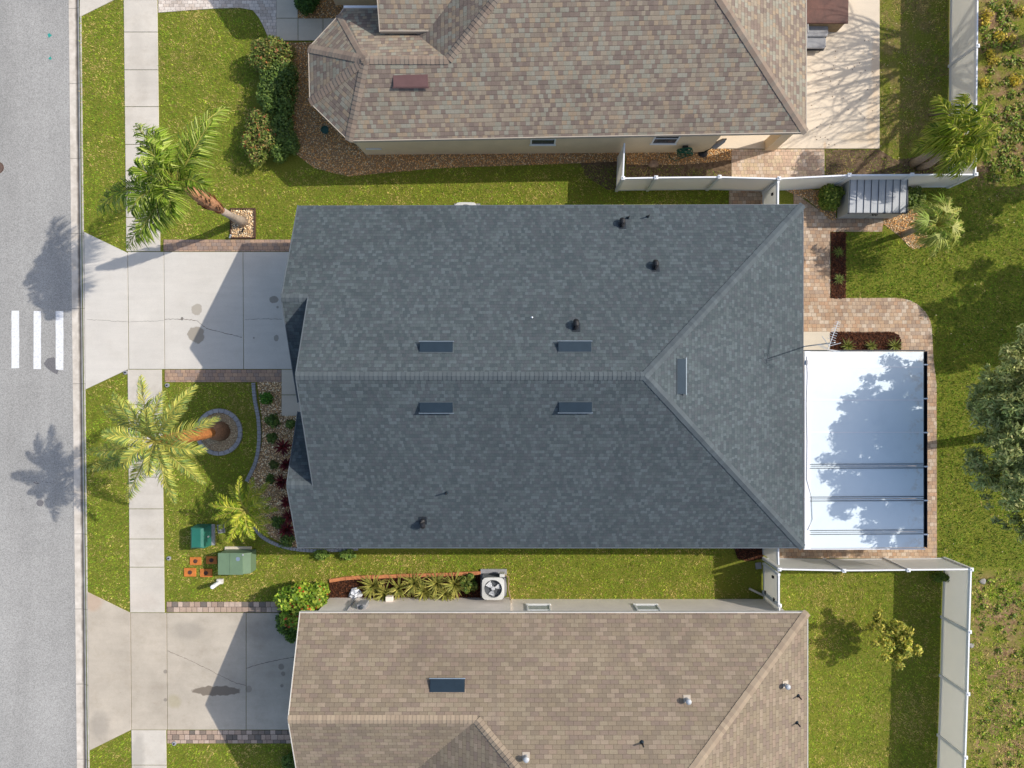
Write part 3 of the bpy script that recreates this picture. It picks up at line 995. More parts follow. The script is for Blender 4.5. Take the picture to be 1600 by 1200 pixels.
top('garden_edging', strip(smoothpts([(396.5, 598), (399, 625), (404.5, 655), (405.5, 690), (400, 722), (386, 752)]), .15, -.02, .09), M['edging'],
    'curved grey concrete edging between lawn and rock bed, upper length', 'edging', P(400, 680), .01)
top('garden_edging', strip(smoothpts([(397, 822), (410, 838), (432, 850), (458, 857), (490, 860), (530, 859), (560, 857)]), .13, -.02, .09), M['edging'],
    'curved grey concrete edging below the small palm, running under the eave', 'edging', P(440, 852), .01)
rp = [(343 + 33.6 * math.cos(t), 675 + 33.6 * math.sin(t)) for t in np.linspace(0, 2 * math.pi, 25)]
top('tree_ring', strip(rp, .17, -.02, .10), M['edging'], 'round grey concrete ring around the orange trunked palm', 'edging', P(343, 675), .01)
mb = MB()
for a, b, c, d in ((361, 326.5, 398.5, 326.5), (398.5, 326.5, 398.5, 372), (398.5, 372, 361, 372), (361, 372, 361, 326.5)):
    p0, p1 = P(a, b, .03), P(c, d, .03)
    dd = p1 - p0
    mb.box((p0 + p1) / 2, (dd.length + .03, .05, .12), math.atan2(dd.y, dd.x))
top('garden_edging', mb, M['rust'], 'rusty square border frame round the leaning palm', 'edging', P(380, 349), .006)
top('garden_edging', strip([(515, 907), (540, 903), (575, 901), (620, 899.5)], .14, -.02, .10), M['terracotta'], 'terracotta edging left of the spiky yellow plants', 'edging', P(560, 903), .012)
top('garden_edging', strip([(620, 899.3), (700, 897), (752, 894.5)], .14, -.02, .10), M['terracotta'], 'terracotta edging behind the spiky yellow plants, ending at the air conditioner', 'edging', P(700, 897), .012)

# ------------------------------------------------------------------ roofs
def roof_mesh(name, faces, mat, parent, thick=0.0):
    me = bpy.data.meshes.new(name)
    vs, fs, uv = [], [], []
    for pl in faces:
        pl = [Vector(p_) for p_ in pl]
        nrm = Vector((0, 0, 0))
        for a, b in zip(pl, pl[1:] + pl[:1]):
            nrm += a.cross(b)
        nrm.normalize()
        if nrm.z < 0:
            pl = pl[::-1]
            nrm = -nrm
        u = Vector((0, 0, 1)).cross(nrm).normalized()
        w = nrm.cross(u)
        o_ = len(vs)
        vs += pl
        fs.append(tuple(range(o_, o_ + len(pl))))
        uv += [(p_.dot(u) + 40, p_.dot(w) + 40) for p_ in pl]
    me.from_pydata([tuple(v) for v in vs], [], fs)
    l = me.uv_layers.new(name='UVMap')
    for lp in me.loops:
        l.data[lp.index].uv = uv[lp.vertex_index]
    me.update()
    return link(name, me, mat, parent)


def caps(name, lines, pal, parent, half=0.145, exp=0.15, flat=False):
    """ridge and hip caps; line = (p0, p1, nA, nB): overlapping bent shingles"""
    r = random.Random(len(lines) * 31)
    for p0, p1, nA, nB in lines:
        mb_ = MB()
        p0, p1, nA, nB = Vector(p0), Vector(p1), Vector(nA).normalized(), Vector(nB).normalized()
        d = (p1 - p0)
        L = d.length
        d.normalize()
        a = d.cross(nA).normalized()
        b = d.cross(nB).normalized()
        if a.z > 0:
            a = -a
        if b.z > 0:
            b = -b
        up = (nA + nB).normalized()
        n = int(L / exp)
        for i in range(n):
            q0 = p0 + d * (L * i / n)
            q1 = p0 + d * (L * (i + 1) / n + .02)
            kv = r.uniform(.93, 1.05)
            c = tuple(x * kv for x in r.choice(pal))
            w = half * r.uniform(.97, 1.03)
            lo, hi = .012, .026
            vs = [q0 + a * w + nA * hi, q0 + up * hi, q0 + b * w + nB * hi, q1 + a * w + nA * lo, q1 + up * lo, q1 + b * w + nB * lo,
                  q0 + a * w, q0, q0 + b * w]
            mb_.add(vs, [(0, 1, 4, 3), (1, 2, 5, 4), (6, 7, 1, 0), (7, 8, 2, 1)], c)
        obj(name, mb_, M['cap'], parent)


def edge_boards(name, segs, mat, parent, h=.17, t=.03):
    mb_ = MB()
    for a, b in segs:
        a, b = Vector(a), Vector(b)
        d = b - a
        hd = Vector((d.x, d.y, 0)).normalized()
        nn = Vector((-hd.y, hd.x, 0))
        x = d.normalized()
        z = x.cross(Vector((-hd.y, hd.x, 0)))
        if z.z < 0:
            z = -z
        mb_.box((a + b) / 2 - Vector((0, 0, h / 2 - .012)), (d.length, t, h), axes=(x, nn, z))
    return obj(name, mb_, mat, parent)


def soffit(poly, z, mat, parent):
    return obj('soffit', MB().prism(poly, z - .03, z), mat, parent)


def slope_frame(n):
    n = Vector(n).normalized()
    u = Vector((0, 0, 1)).cross(n).normalized()
    return u, n.cross(u), n          # along eave, up slope, out


def ridge_vent(parent, pxc, py_, plane, length, depth, mats, high=.14):
    """low off-ridge vent: a sloping hood, its two cheeks and a flange; plane = (point, normal)"""
    pt, nn = Vector(plane[0]), Vector(plane[1]).normalized()
    ray = P(pxc, py_, 0) - Vector((0, 0, H))
    t = (pt - Vector((0, 0, H))).dot(nn) / ray.dot(nn)
    c = Vector((0, 0, H)) + ray * t
    u, w, n = slope_frame(nn)
    mbh = MB()
    hl, hd = length / 2, depth / 2
    v = [c - u * hl + w * hd + n * .03, c + u * hl + w * hd + n * .03, c + u * hl - w * hd + n * high, c - u * hl - w * hd + n * high]
    v += [c - u * hl + w * hd, c + u * hl + w * hd, c + u * hl - w * hd + n * .02, c - u * hl - w * hd + n * .02]
    mbh.add(v, [(3, 2, 1, 0), (4, 5, 6, 7), (0, 1, 5, 4), (1, 2, 6, 5), (2, 3, 7, 6), (3, 0, 4, 7)])
    ro = obj('roof_vent', mbh, mats[0], parent)
    f = MB().box(c + n * .014, (length + .04, depth + .05, .012), axes=(u, w, n))
    obj('flange', f, mats[3] if len(mats) > 3 else mats[1], ro)
    lip = MB().box(c - w * (hd + .03) + n * (high - .02), (length + .08, .03, .03), axes=(u, w, n))
    obj('lip', lip, mats[2], ro)
    return ro


def on_roof(px_, py_, plane):
    pt, nn = Vector(plane[0]), Vector(plane[1]).normalized()
    ray = P(px_, py_, 0) - Vector((0, 0, H))
    t = (pt - Vector((0, 0, H))).dot(nn) / ray.dot(nn)
    return Vector((0, 0, H)) + ray * t


def pipe_vent(parent, px_, py_, plane, h=.30, r=.028, mat=None, cap=None):
    c = on_roof(px_, py_, plane)
    o_ = obj('plumbing_vent', MB().tube([c - Vector((0, 0, .05)), c + Vector((0, 0, h))], r, 10), mat or M['black'], parent)
    u, w, n = slope_frame(plane[1])
    obj('flashing', MB().lathe(c + Vector((0, 0, -.03)), [(.075, .0), (.06, .06), (r + .008, .10)], 14), cap or M['vent_slate'], o_)
    return o_


def goose_vent(parent, px_, py_, plane, mats=None):
    c = on_roof(px_, py_, plane)
    u, w, n = slope_frame(plane[1])
    mats = mats or (M['dark'], M['vent_slate'])
    mb_ = MB()
    e = Vector((1, 0, 0))
    pts = [c + Vector((0, 0, -.03)), c + Vector((0, 0, .16)), c + Vector((0, 0, .22)) - w * .05, c + Vector((0, 0, .23)) - w * .13, c + Vector((0, 0, .17)) - w * .20, c + Vector((0, 0, .12)) - w * .21]
    mb_.tube(pts, [.085, .085, .09, .10, .10, .10], 12)
    o_ = obj('gooseneck_vent', mb_, mats[0], parent)
    obj('flashing', MB().box(c + n * .012 + w * .02, (.28, .34, .012), axes=(u, w, n)), mats[1], o_)
    return o_


def turbine(parent, px_, py_, plane):
    c = on_roof(px_, py_, plane)
    o_ = obj('pipe_cap_vent', MB().lathe(c, [(.06, -.05), (.06, .20), (.10, .21), (.10, .27), (.06, .31), (.01, .32)], 18), M['galv'], parent)
    u, w, n = slope_frame(plane[1])
    obj('flashing', MB().box(c + n * .012, (.26, .26, .012), axes=(u, w, n)), M['fascia_brown'], o_)
    return o_


ZE = 2.8


def windowpart(parent, x, y, z0, z1, w, face, depth=.04, pane_mat=None):
    """face: unit (x,y) the window looks towards; frame mesh with its pane as a sub-part"""
    fx, fy = face
    tx, ty = -fy, fx
    mb_ = MB()
    zc, h = (z0 + z1) / 2, z1 - z0
    ax = (Vector((tx, ty, 0)), Vector((fx, fy, 0)), Vector((0, 0, 1)))
    c = Vector((x, y, zc))
    t = .06
    for s in (-1, 1):
        mb_.box(c + ax[0] * s * (w / 2 - t / 2) + ax[1] * .02, (t, depth, h), axes=ax)
        mb_.box(c + ax[2] * s * (h / 2 - t / 2) + ax[1] * .022, (w - 2 * t, depth, t), axes=ax)
    mb_.box(c + ax[1] * .02, (w - 2 * t, depth * .7, .04), axes=ax)
    mb_.box(c - ax[2] * (h / 2 + .03) + ax[1] * .025, (w + .06, .06, .05), axes=ax)
    fr = obj('window', mb_, M['trim'], parent)
    obj('pane', MB().box(c + ax[1] * .012, (w - 2 * t, .012, h - 2 * t), axes=ax), pane_mat or M['glass'], fr)
    return fr


# ---------- main house
S = .52
YN, YS = 6.67, -6.14
YR = (YN + YS) / 2
ZRG = ZE + S * (YN - YR)
XW, XG, XE, XH = -7.1, -8.03, 10.91, 4.36
YGR = 3.0
ZGR = ZE + S * (YN - YGR)
YGS = YGR - (YN - YGR)
YTR = -3.6
ZTR = ZE + S * (YTR - YS)
YTN = YTR + (YTR - YS)
main = thing('house', 'house with the dark grey shingle roof in the centre', 'house', (1.4, .2, 0), 'houses in a row along the street')
Nn, Ns = Vector((0, S, 1)), Vector((0, -S, 1))
Ne = Vector((ZRG - ZE, 0, XE - XH))
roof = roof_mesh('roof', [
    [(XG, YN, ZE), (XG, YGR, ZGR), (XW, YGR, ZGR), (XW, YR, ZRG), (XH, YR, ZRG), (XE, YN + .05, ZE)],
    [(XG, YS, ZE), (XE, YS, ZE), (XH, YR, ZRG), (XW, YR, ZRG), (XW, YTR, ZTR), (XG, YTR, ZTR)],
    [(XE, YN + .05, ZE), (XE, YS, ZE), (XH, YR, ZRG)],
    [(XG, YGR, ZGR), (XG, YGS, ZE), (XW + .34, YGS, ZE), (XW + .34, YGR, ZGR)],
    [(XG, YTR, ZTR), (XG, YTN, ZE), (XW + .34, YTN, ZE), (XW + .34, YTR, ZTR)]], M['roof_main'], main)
caps('ridge_cap', [((XW, YR, ZRG), (XH, YR, ZRG), Nn, Ns), ((XE, YN + .05, ZE), (XH, YR, ZRG), Nn, Ne), ((XE, YS, ZE), (XH, YR, ZRG), Ns, Ne),
                   ((XG, YGR, ZGR), (XW - .02, YGR, ZGR), Nn, Ns), ((XG, YTR, ZTR), (XW - .02, YTR, ZTR), Nn, Ns)], PAL_MAIN, main)
edge_boards('fascia', [((XG, YN, ZE), (XE, YN + .05, ZE)), ((XE, YN, ZE), (XE, YS, ZE)), ((XG, YS, ZE), (XE, YS, ZE)), ((XG, YN, ZE), (XG, YGR, ZGR)), ((XG, YGR, ZGR), (XG, YGS, ZE)),
                       ((XW, YGR, ZGR), (XW, YR, ZRG)), ((XW, YR, ZRG), (XW, YTR, ZTR)), ((XG, YTR, ZTR), (XG, YTN, ZE)), ((XG, YTR, ZTR), (XG, YS, ZE)), ((XG, YGS, ZE), (XW, YGS, ZE)), ((XG, YTN, ZE), (XW, YTN, ZE))],
            M['fascia_grey'], main)
foot = [(-7.65, YN - .4), (-7.65, YGS + .35), (-6.2, YGS + .35), (-6.2, YTN - .35), (-7.65, YTN - .35), (-7.65, YS + .4), (XE - .4, YS + .4), (XE - .4, YN - .4)]
obj('wall', MB().prism(foot, 0, ZE - .10), M['grey_wall'], main)


def gable(parent, x, t, y0, yr, y1, z0, zr, mat):
    mb_ = MB()
    vs = [(x, y0, z0), (x, yr, zr), (x, y1, z0), (x + t, y0, z0), (x + t, yr, zr), (x + t, y1, z0)]
    mb_.add(vs, [(0, 1, 2), (5, 4, 3), (0, 3, 4, 1), (1, 4, 5, 2), (2, 5, 3, 0)])
    return obj('gable_wall', mb_, mat, parent)


gable(main, -7.65, .15, YN - .2, YGR, YGS + .2, ZE - .02, ZGR - .12, M['grey_wall'])
gable(main, -7.65, .15, YTN - .2, YTR, YS + .2, ZE - .02, ZTR - .12, M['grey_wall'])
gable(main, -6.75, .15, YN - .2, YR, YS + .2, ZE - .02, ZRG - .12, M['grey_wall'])
soffit([(XG + .03, YN - .03), (XE - .03, YN - .03), (XE - .03, YS + .03), (XG + .03, YS + .03), (XG + .03, YTN - .03), (XW, YTN - .03), (XW, YGS + .03), (XG + .03, YGS + .03)], ZE - .10, M['trim'], main)
mb = MB()
for i in range(4):
    for j in range(8):
        mb.box((-7.67, YGR - 2.25 + (j + .5) * .5625, .32 + i * .54), (.05, .53, .50))
obj('garage_door', mb, M['trim'], main, bevel=.008)
d_ = obj('front_door', MB().box((-6.22, (YGS + YTN) / 2, 1.05), (.05, .92, 2.1)), M['dark'], main)
obj('handle', MB().tube([(-6.27, (YGS + YTN) / 2 - .3, .95), (-6.27, (YGS + YTN) / 2 - .3, 1.15)], .015), M['galv'], d_)
windowpart(main, -7.65, YTR, .9, 2.2, 1.5, (-1, 0))
for xx in (-3.5, 2.0, 6.0):
    windowpart(main, xx, YS + .4, .9, 2.1, 1.1, (0, -1))
    windowpart(main, xx, YN - .4, .9, 2.1, 1.1, (0, 1))
PN, PS, PE = ((XE, YN, ZE), Nn), ((XE, YS, ZE), Ns), ((XE, YS, ZE), Ne)
vm = (M['vent_slate'], M['vent_slate'], M['vent_lip'], M['roof_flat'])
for a, b, pl in ((682, 544, PN), (898, 543.5, PN), (682, 635, PS), (899, 634.5, PS)):
    ridge_vent(main, a, b, pl, 1.10, .32, vm)
ridge_vent(main, 1062.5, 588, PE, 1.18, .26, vm)
for a, b in ((981, 341), (1012, 339)):
    pipe_vent(main, a, b, PN)
pipe_vent(main, 698, 770, PS)
for a, b, pl in ((972, 352, PN), (1024, 418, PN), (900, 511, PN), (661, 814, PS)):
    goose_vent(main, a, b, pl, (M['black'], M['dark']))
obj('debris', MB().tube([on_roof(830, 496, PN), on_roof(832, 496, PN) + Vector((0, 0, .04))], .03, 6), M['bag'], main)

# ---------- north house
SN = .5
nth = thing('house', 'house with the blended tan and brown shingle roof across the top', 'house', (3, 14, 0), 'houses in a row along the street')
ys0, ys1 = 9.10, 9.43            # south eave at X=-6.1 and X=11.03
xe = 11.03
ZE_ = ZE
bayN = 14.08
bayR = 11.6
zb = ZE + SN * (bayR - 9.11)
apx = P(571, 97, zb)
apx.y = bayR
xw = -4.77
hx = xw + (bayR - 9.11)          # where bay ridge meets the west hip
yr_ = 16.4
zr_ = ZE + SN * (yr_ - 9.25)
hA = (xw + (yr_ - 9.11), yr_, zr_)
hB = (xe - (yr_ - 9.43) * .97, yr_, zr_)
v0, v1, v2, v3 = P(545, 220, ZE), P(484, 160, ZE), P(482, 75, ZE), P(531, 22, ZE)
v0.y = 9.11
v4 = Vector((P(537, 13, ZE).x, bayN, ZE))
yfar = 23.6
gx, gy, gz = -4.8, 12.8, 3.66    # raised front gable: rake X, eave Y, eave Z
gyr = 17.6
gzr = gz + SN * (gyr - gy)
Nwest = Vector((-SN, 0, 1))
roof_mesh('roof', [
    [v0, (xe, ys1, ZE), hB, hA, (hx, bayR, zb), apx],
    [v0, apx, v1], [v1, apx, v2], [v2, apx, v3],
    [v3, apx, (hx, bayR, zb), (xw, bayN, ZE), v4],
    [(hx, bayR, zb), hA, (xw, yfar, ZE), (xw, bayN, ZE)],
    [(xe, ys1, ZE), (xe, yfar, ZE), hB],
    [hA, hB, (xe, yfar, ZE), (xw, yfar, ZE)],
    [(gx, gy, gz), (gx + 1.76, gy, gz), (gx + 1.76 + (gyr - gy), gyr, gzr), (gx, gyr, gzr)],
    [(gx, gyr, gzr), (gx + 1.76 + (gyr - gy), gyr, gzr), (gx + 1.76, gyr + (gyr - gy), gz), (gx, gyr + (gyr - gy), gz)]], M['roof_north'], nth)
NsN = Vector((0, -SN, 1))


def fn(a, b, c):
    n_ = (Vector(b) - Vector(a)).cross(Vector(c) - Vector(a)).normalized()
    return n_ if n_.z > 0 else -n_


f0, f1, f2 = fn(v0, apx, v1), fn(v1, apx, v2), fn(v2, apx, v3)
fN = Vector((0, SN, 1))
Nee = fn((xe, ys1, ZE), (xe, yfar, ZE), hB)
caps('ridge_cap', [(apx, (hx, bayR, zb), NsN, fN), ((hx, bayR, zb), hA, NsN, Nwest), ((xe, ys1, ZE), hB, NsN, Nee), (hA, hB, NsN, fN),
                   (v0, apx, NsN, f0), (v1, apx, f0, f1), (v2, apx, f1, f2), (v3, apx, f2, fN)], PAL_NORTH, nth, .16, .155)
edge_boards('fascia', [(v0, (xe, ys1, ZE)), ((xe, ys1, ZE), (xe, yfar, ZE)), (v0, v1), (v1, v2), (v2, v3), (v3, v4), (v4, (xw, bayN, ZE)), ((gx, gy, gz), (gx + 1.9, gy, gz)), ((gx, gy, gz), (gx, gyr, gzr)),
                       ((gx, gyr, gzr), (gx, gyr + gyr - gy, gz))], M['fascia_brown'], nth)
gt = MB()
gt.tube([v4 + Vector((0, .06, -.03)), Vector((gx + .3, bayN + .06, ZE - .03))], .06, 8)
obj('gutter', gt, M['whitem'], nth)
x1105 = P(1105, 235).x
yw = P(800, 242).y
yw2 = P(800, 238).y
foot = [(P(572, 242).x, yw), (P(1105, 235).x, yw2), (P(1105, 235).x, 13.2), (xe - .45, 13.2), (xe - .45, yfar - .4), (xw + .4, yfar - .4), (xw + .4, bayN - .4),
        (v4.x + .35, bayN - .4), (v3.x + .25, v3.y - .2), (v2.x + .36, v2.y - .12), (v1.x + .36, v1.y + .14)]
obj('wall', MB().prism(foot, 0, ZE - .10), M['tan_wall'], nth)
obj('gable_wall', MB().add([(gx + .3, gy + .3, ZE - .1), (gx + .3, gyr, ZE - .1), (gx + .3, 2 * gyr - gy - .3, ZE - .1), (gx + .3, 2 * gyr - gy - .3, gz), (gx + .3, gyr, gzr - .12), (gx + .3, gy + .3, gz + .02),
                            (gx + .5, gy + .3, ZE - .1), (gx + .5, 2 * gyr - gy - .3, ZE - .1), (gx + .5, 2 * gyr - gy - .3, gz), (gx + .5, gyr, gzr - .12), (gx + .5, gy + .3, gz + .02)],
                           [(0, 1, 2, 3, 4, 5), (6, 10, 9, 8, 7), (5, 4, 9, 10), (4, 3, 8, 9), (0, 5, 10, 6), (2, 7, 8, 3), (0, 6, 7, 2)]), M['tan_wall'], nth)
obj('raised_wall', MB().box((gx + 1.45, gy + .38, (ZE + gz) / 2 + .02), (1.7, .15, gz - ZE + .04)), M['tan_wall'], nth)
gw = MB().box((-5.1, gyr, 1.35), (4.4, 2 * (gyr - 15.68), 2.7))
obj('garage_wall', gw, M['tan_wall'], nth)
XGN = -8.35
roof_mesh('garage_roof', [[(XGN, 15.18, ZE), (gx + .29, 15.18, ZE), (gx + .29, gyr, ZE + SN * (gyr - 15.18)), (XGN, gyr, ZE + SN * (gyr - 15.18))],
                          [(XGN, 2 * gyr - 15.18, ZE), (gx + .29, 2 * gyr - 15.18, ZE), (gx + .29, gyr, ZE + SN * (gyr - 15.18)), (XGN, gyr, ZE + SN * (gyr - 15.18))]], M['roof_north'], nth)
soffit([(v0.x + .05, v0.y + .03), (xe - .03, ys1 + .03), (xe - .03, yfar - .03), (xw + .03, yfar - .03), (xw + .03, bayN - .03), (v4.x + .03, bayN - .03), (v3.x + .03, v3.y), (v2.x + .03, v2.y), (v1.x + .03, v1.y)], ZE - .10, M['trim'], nth)
cx0, cx1 = P(1192, 234).x, P(1222, 234).x
cy0 = P(1200, 236).y
obj('column', MB().box(((cx0 + cx1) / 2 - .12, cy0 + .22, 1.35), (.42, .42, 2.7)), M['tan_wall'], nth)
obj('column', MB().box((xe - .66, 13.0, 1.35), (.42, .42, 2.7)), M['tan_wall'], nth)
for a in (846, 1027):
    windowpart(nth, P(a, 242).x, yw + (yw2 - yw) * (a - 572) / 533, 1.15, 2.35, 1.0, (0, -1))
obj('address_plaque', MB().box((P(586, 238).x + .1, yw - .025, .8), (.62, .03, .10)), M['trim'], nth)
ridge_vent(nth, 642, 124.5, ((xe, ys0 + .15, ZE), NsN), 1.25, .46, (M['vent_brown'],) * 3, .16)

# ---------- south house
SS = .42
sth = thing('house', 'house with the weathered brown tab shingle roof along the bottom', 'house', (3, -14, 0), 'houses in a row along the street')
yn = -8.56
fr = 3.36                         # run to the front ridge
xl, xr, xws = -7.95, 11.08, -4.61
zf = ZE + SS * fr
run = 7.2
zm = ZE + SS * run
yf2 = yn - 2 * run
A = (xws + fr, yn - fr, zf)
B = (xws + run, yn - run, zm)
C_ = (xr - run, yn - run, zm)
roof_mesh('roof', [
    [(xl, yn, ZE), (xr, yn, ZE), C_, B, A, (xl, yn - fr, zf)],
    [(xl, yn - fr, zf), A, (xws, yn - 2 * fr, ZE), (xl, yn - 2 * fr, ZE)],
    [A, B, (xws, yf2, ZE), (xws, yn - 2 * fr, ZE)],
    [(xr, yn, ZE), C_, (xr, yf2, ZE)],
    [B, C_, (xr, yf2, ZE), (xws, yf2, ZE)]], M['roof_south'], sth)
sN, sS, sW, sE = Vector((0, SS, 1)), Vector((0, -SS, 1)), Vector((-SS, 0, 1)), Vector((SS, 0, 1))
caps('ridge_cap', [((xl, yn - fr, zf), A, sN, sS), (A, B, sN, sW), ((xr, yn, ZE), C_, sN, sE), (B, C_, sN, sS)], PAL_SOUTH, sth, .16, .15)
edge_boards('fascia', [((xl, yn, ZE), (xr, yn, ZE)), ((xr, yn, ZE), (xr, yf2, ZE)), ((xl, yn, ZE), (xl, yn - fr, zf)), ((xl, yn - fr, zf), (xl, yn - 2 * fr, ZE))], M['fascia'], sth)
ywl = P(800, 936).y
jx = P(798, 936).x
foot = [(-7.55, ywl + .07), (jx, ywl + .07), (jx, ywl), (xr - .5, ywl), (xr - .5, yf2 + .4), (xws + .4, yf2 + .4), (xws + .4, yn - 2 * fr + .4), (-7.55, yn - 2 * fr + .4)]
obj('wall', MB().prism(foot, 0, ZE - .10), M['beige_wall'], sth)
gable(sth, -7.55, .15, yn - .2, yn - fr, yn - 2 * fr + .2, ZE - .02, zf - .12, M['beige_wall'])
soffit([(xl + .03, yn - .03), (xr - .03, yn - .03), (xr - .03, yf2 + .03), (xws + .03, yf2 + .03), (xws + .03, yn - 2 * fr + .03), (xl + .03, yn - 2 * fr + .03)], ZE - .10, M['trim'], sth)
for a in (840, 1003):
    windowpart(sth, P(a, 936).x, ywl, .82, 2.15, .95, (0, 1), pane_mat=M['blind_glass'])
mb = MB()
for i in range(4):
    for j in range(8):
        mb.box((-7.57, yn - fr - 2.25 + (j + .5) * .5625, .32 + i * .54), (.05, .53, .50))
obj('garage_door', mb, M['trim'], sth, bevel=.008)
mx = P(577, 942).x
mt = obj('meter_box', MB().box((mx, ywl + .16, 1.25), (.34, .18, .62)), M['edging'], sth, bevel=.01)
obj('meter_dial', MB().lathe((mx, ywl + .16, 1.56), [(.09, 0), (.085, .06), (.05, .09)], 16), M['glass'], mt)
obj('conduit', MB().tube([(mx - .5, ywl + .10, 0), (mx - .5, ywl + .10, 2.6)], .03, 8), M['edging'], sth)
obj('hose_bib_box', MB().box((P(612, 938).x, ywl + .18, .5), (.28, .2, .3)), M['beige_wall'], sth, bevel=.01)
dx = P(1168, 936).x
obj('downspout', MB().tube([(dx + .8, ywl + .06, 2.6), (dx + .8, ywl + .08, .30), (dx + .74, ywl + .12, .1), (dx + .05, ywl + .45, .06)], .045, 8), M['fascia'], sth)
TN, TE, TF = ((xr, yn, ZE), sN), ((xr, yn, ZE), sE), ((xws, yn - 2 * fr, ZE), sW)
ridge_vent(sth, 699, 1071, TN, 1.22, .40, (M['vent_slate'], M['vent_slate'], M['vent_top']))
turbine(sth, 1073.5, 1092, TN)
turbine(sth, 822, 1181.5, TN)
turbine(sth, 1227, 1069, TE)
pipe_vent(sth, 1003, 1160, TN)
pipe_vent(sth, 1247, 1087, TE)
pipe_vent(sth, 1245, 1129, TE)

# ------------------------------------------------------------------ patio roof and antenna
zp = 2.62
pc = thing('patio_cover', 'flat white panel patio roof behind the grey roofed house', 'patio roof', P(1350, 700))
x0, x1 = P(1257, 600, 2.7).x, P(1443, 600, zp).x
yt, yb = P(800, 549, zp).y, P(800, 856, zp).y
seams = [549, 573.5, 625, 675.5, 728, 779, 831, 856]
for i, (a, b) in enumerate(zip(seams, seams[1:])):
    ya, yb_ = P(0, a, zp).y, P(0, b, zp).y
    g = .012
    o_ = MB()
    z1, z2 = zp + .10, zp
    o_.add([(x0, yb_ + g, z1 - .08), (x1, yb_ + g, z2 - .08), (x1, ya - g, z2 - .08), (x0, ya - g, z1 - .08), (x0, yb_ + g, z1), (x1, yb_ + g, z2), (x1, ya - g, z2), (x0, ya - g, z1)],
           [(3, 2, 1, 0), (4, 5, 6, 7), (0, 1, 5, 4), (1, 2, 6, 5), (2, 3, 7, 6), (3, 0, 4, 7)])
    obj('roof_panel', o_, M['panel'], pc)
for i, a in enumerate(seams[1:-1]):
    ya = P(0, a, zp).y
    if i >= 3:                     # raised double ribs
        for d in (-.075, .075):
            mbr = MB().add([(x0 + .18, ya + d - .009, zp + .08), (x1, ya + d - .009, zp - .02), (x1, ya + d + .009, zp - .02), (x0 + .18, ya + d + .009, zp + .08),
                            (x0 + .18, ya + d - .009, zp + .125), (x1, ya + d - .009, zp + .025), (x1, ya + d + .009, zp + .025), (x0 + .18, ya + d + .009, zp + .125)],
                           [(3, 2, 1, 0), (4, 5, 6, 7), (0, 1, 5, 4), (1, 2, 6, 5), (2, 3, 7, 6), (3, 0, 4, 7)])
            obj('seam_rib', mbr, M['dark'], pc)
    else:
        obj('seam_rib', MB().add([(x0 + .18, ya - .02, zp + .08), (x1, ya - .02, zp - .02), (x1, ya + .02, zp - .02), (x0 + .18, ya + .02, zp + .08), (x0 + .18, ya - .02, zp + .108), (x1, ya - .02, zp + .008), (x1, ya + .02, zp + .008), (x0 + .18, ya + .02, zp + .108)],
                                 [(3, 2, 1, 0), (4, 5, 6, 7), (0, 1, 5, 4), (1, 2, 6, 5), (2, 3, 7, 6), (3, 0, 4, 7)]), M['whitem'], pc)
# gutter trough on the low edge
gm = MB()
gm.box((x1 + .035, (yt + yb) / 2, zp - .11), (.015, yt - yb, .17))
gm.box((x1 + .16, (yt + yb) / 2, zp - .11), (.02, yt - yb + .02, .15))
gm.box((x1 + .098, (yt + yb) / 2, zp - .185), (.11, yt - yb, .012))
obj('gutter', gm, M['dark'], pc)
for yy in np.linspace(yb + .5, yt - .5, 6):
    obj('gutter_strap', MB().box((x1 + .10, yy, zp - .02), (.16, .05, .012)), M['whitem'], pc)
obj('flashing', MB().box((x0 + .10, (yt + yb) / 2, zp + .112), (.22, yt - yb, .012)), M['whitem'], pc)
obj('end_trim', MB().box(((x0 + x1) / 2, yt + .03, zp + .02), (x1 - x0 + .05, .04, .10)), M['dark'], pc)
obj('end_trim', MB().box(((x0 + x1) / 2, yb - .03, zp + .02), (x1 - x0 + .05, .04, .10)), M['whitem'], pc)
for yy in (yb + .08, (yt + yb) / 2, yt - .08):
    obj('post', MB().box((x1 - .1, yy, zp / 2 - .05), (.10, .10, zp - .10)), M['white'], pc)
obj('beam', MB().box((x1 - .1, (yt + yb) / 2, zp - .16), (.11, yt - yb - .02, .14)), M['white'], pc)
cab = [(x0 + .06, yt - .2, zp + .125), (x0 + .09, yt - .9, zp + .125), (x0 + .05, yt - 2.0, zp + .125), (x0 + .08, yt - 3.4, zp + .125), (x0 + .06, yb + 2.6, zp + .125), (x0 + .25, yb + 1.9, zp + .115),
       (x0 + .28, yb + 1.1, zp + .115), (x0 + .10, yb + .7, zp + .125)]
obj('cable', MB().tube(cab, .008, 6), M['wire'], pc)
obj('junction_box', MB().box((x0 + .06, yt - .42, zp + .14), (.06, .16, .05)), M['edging'], pc)

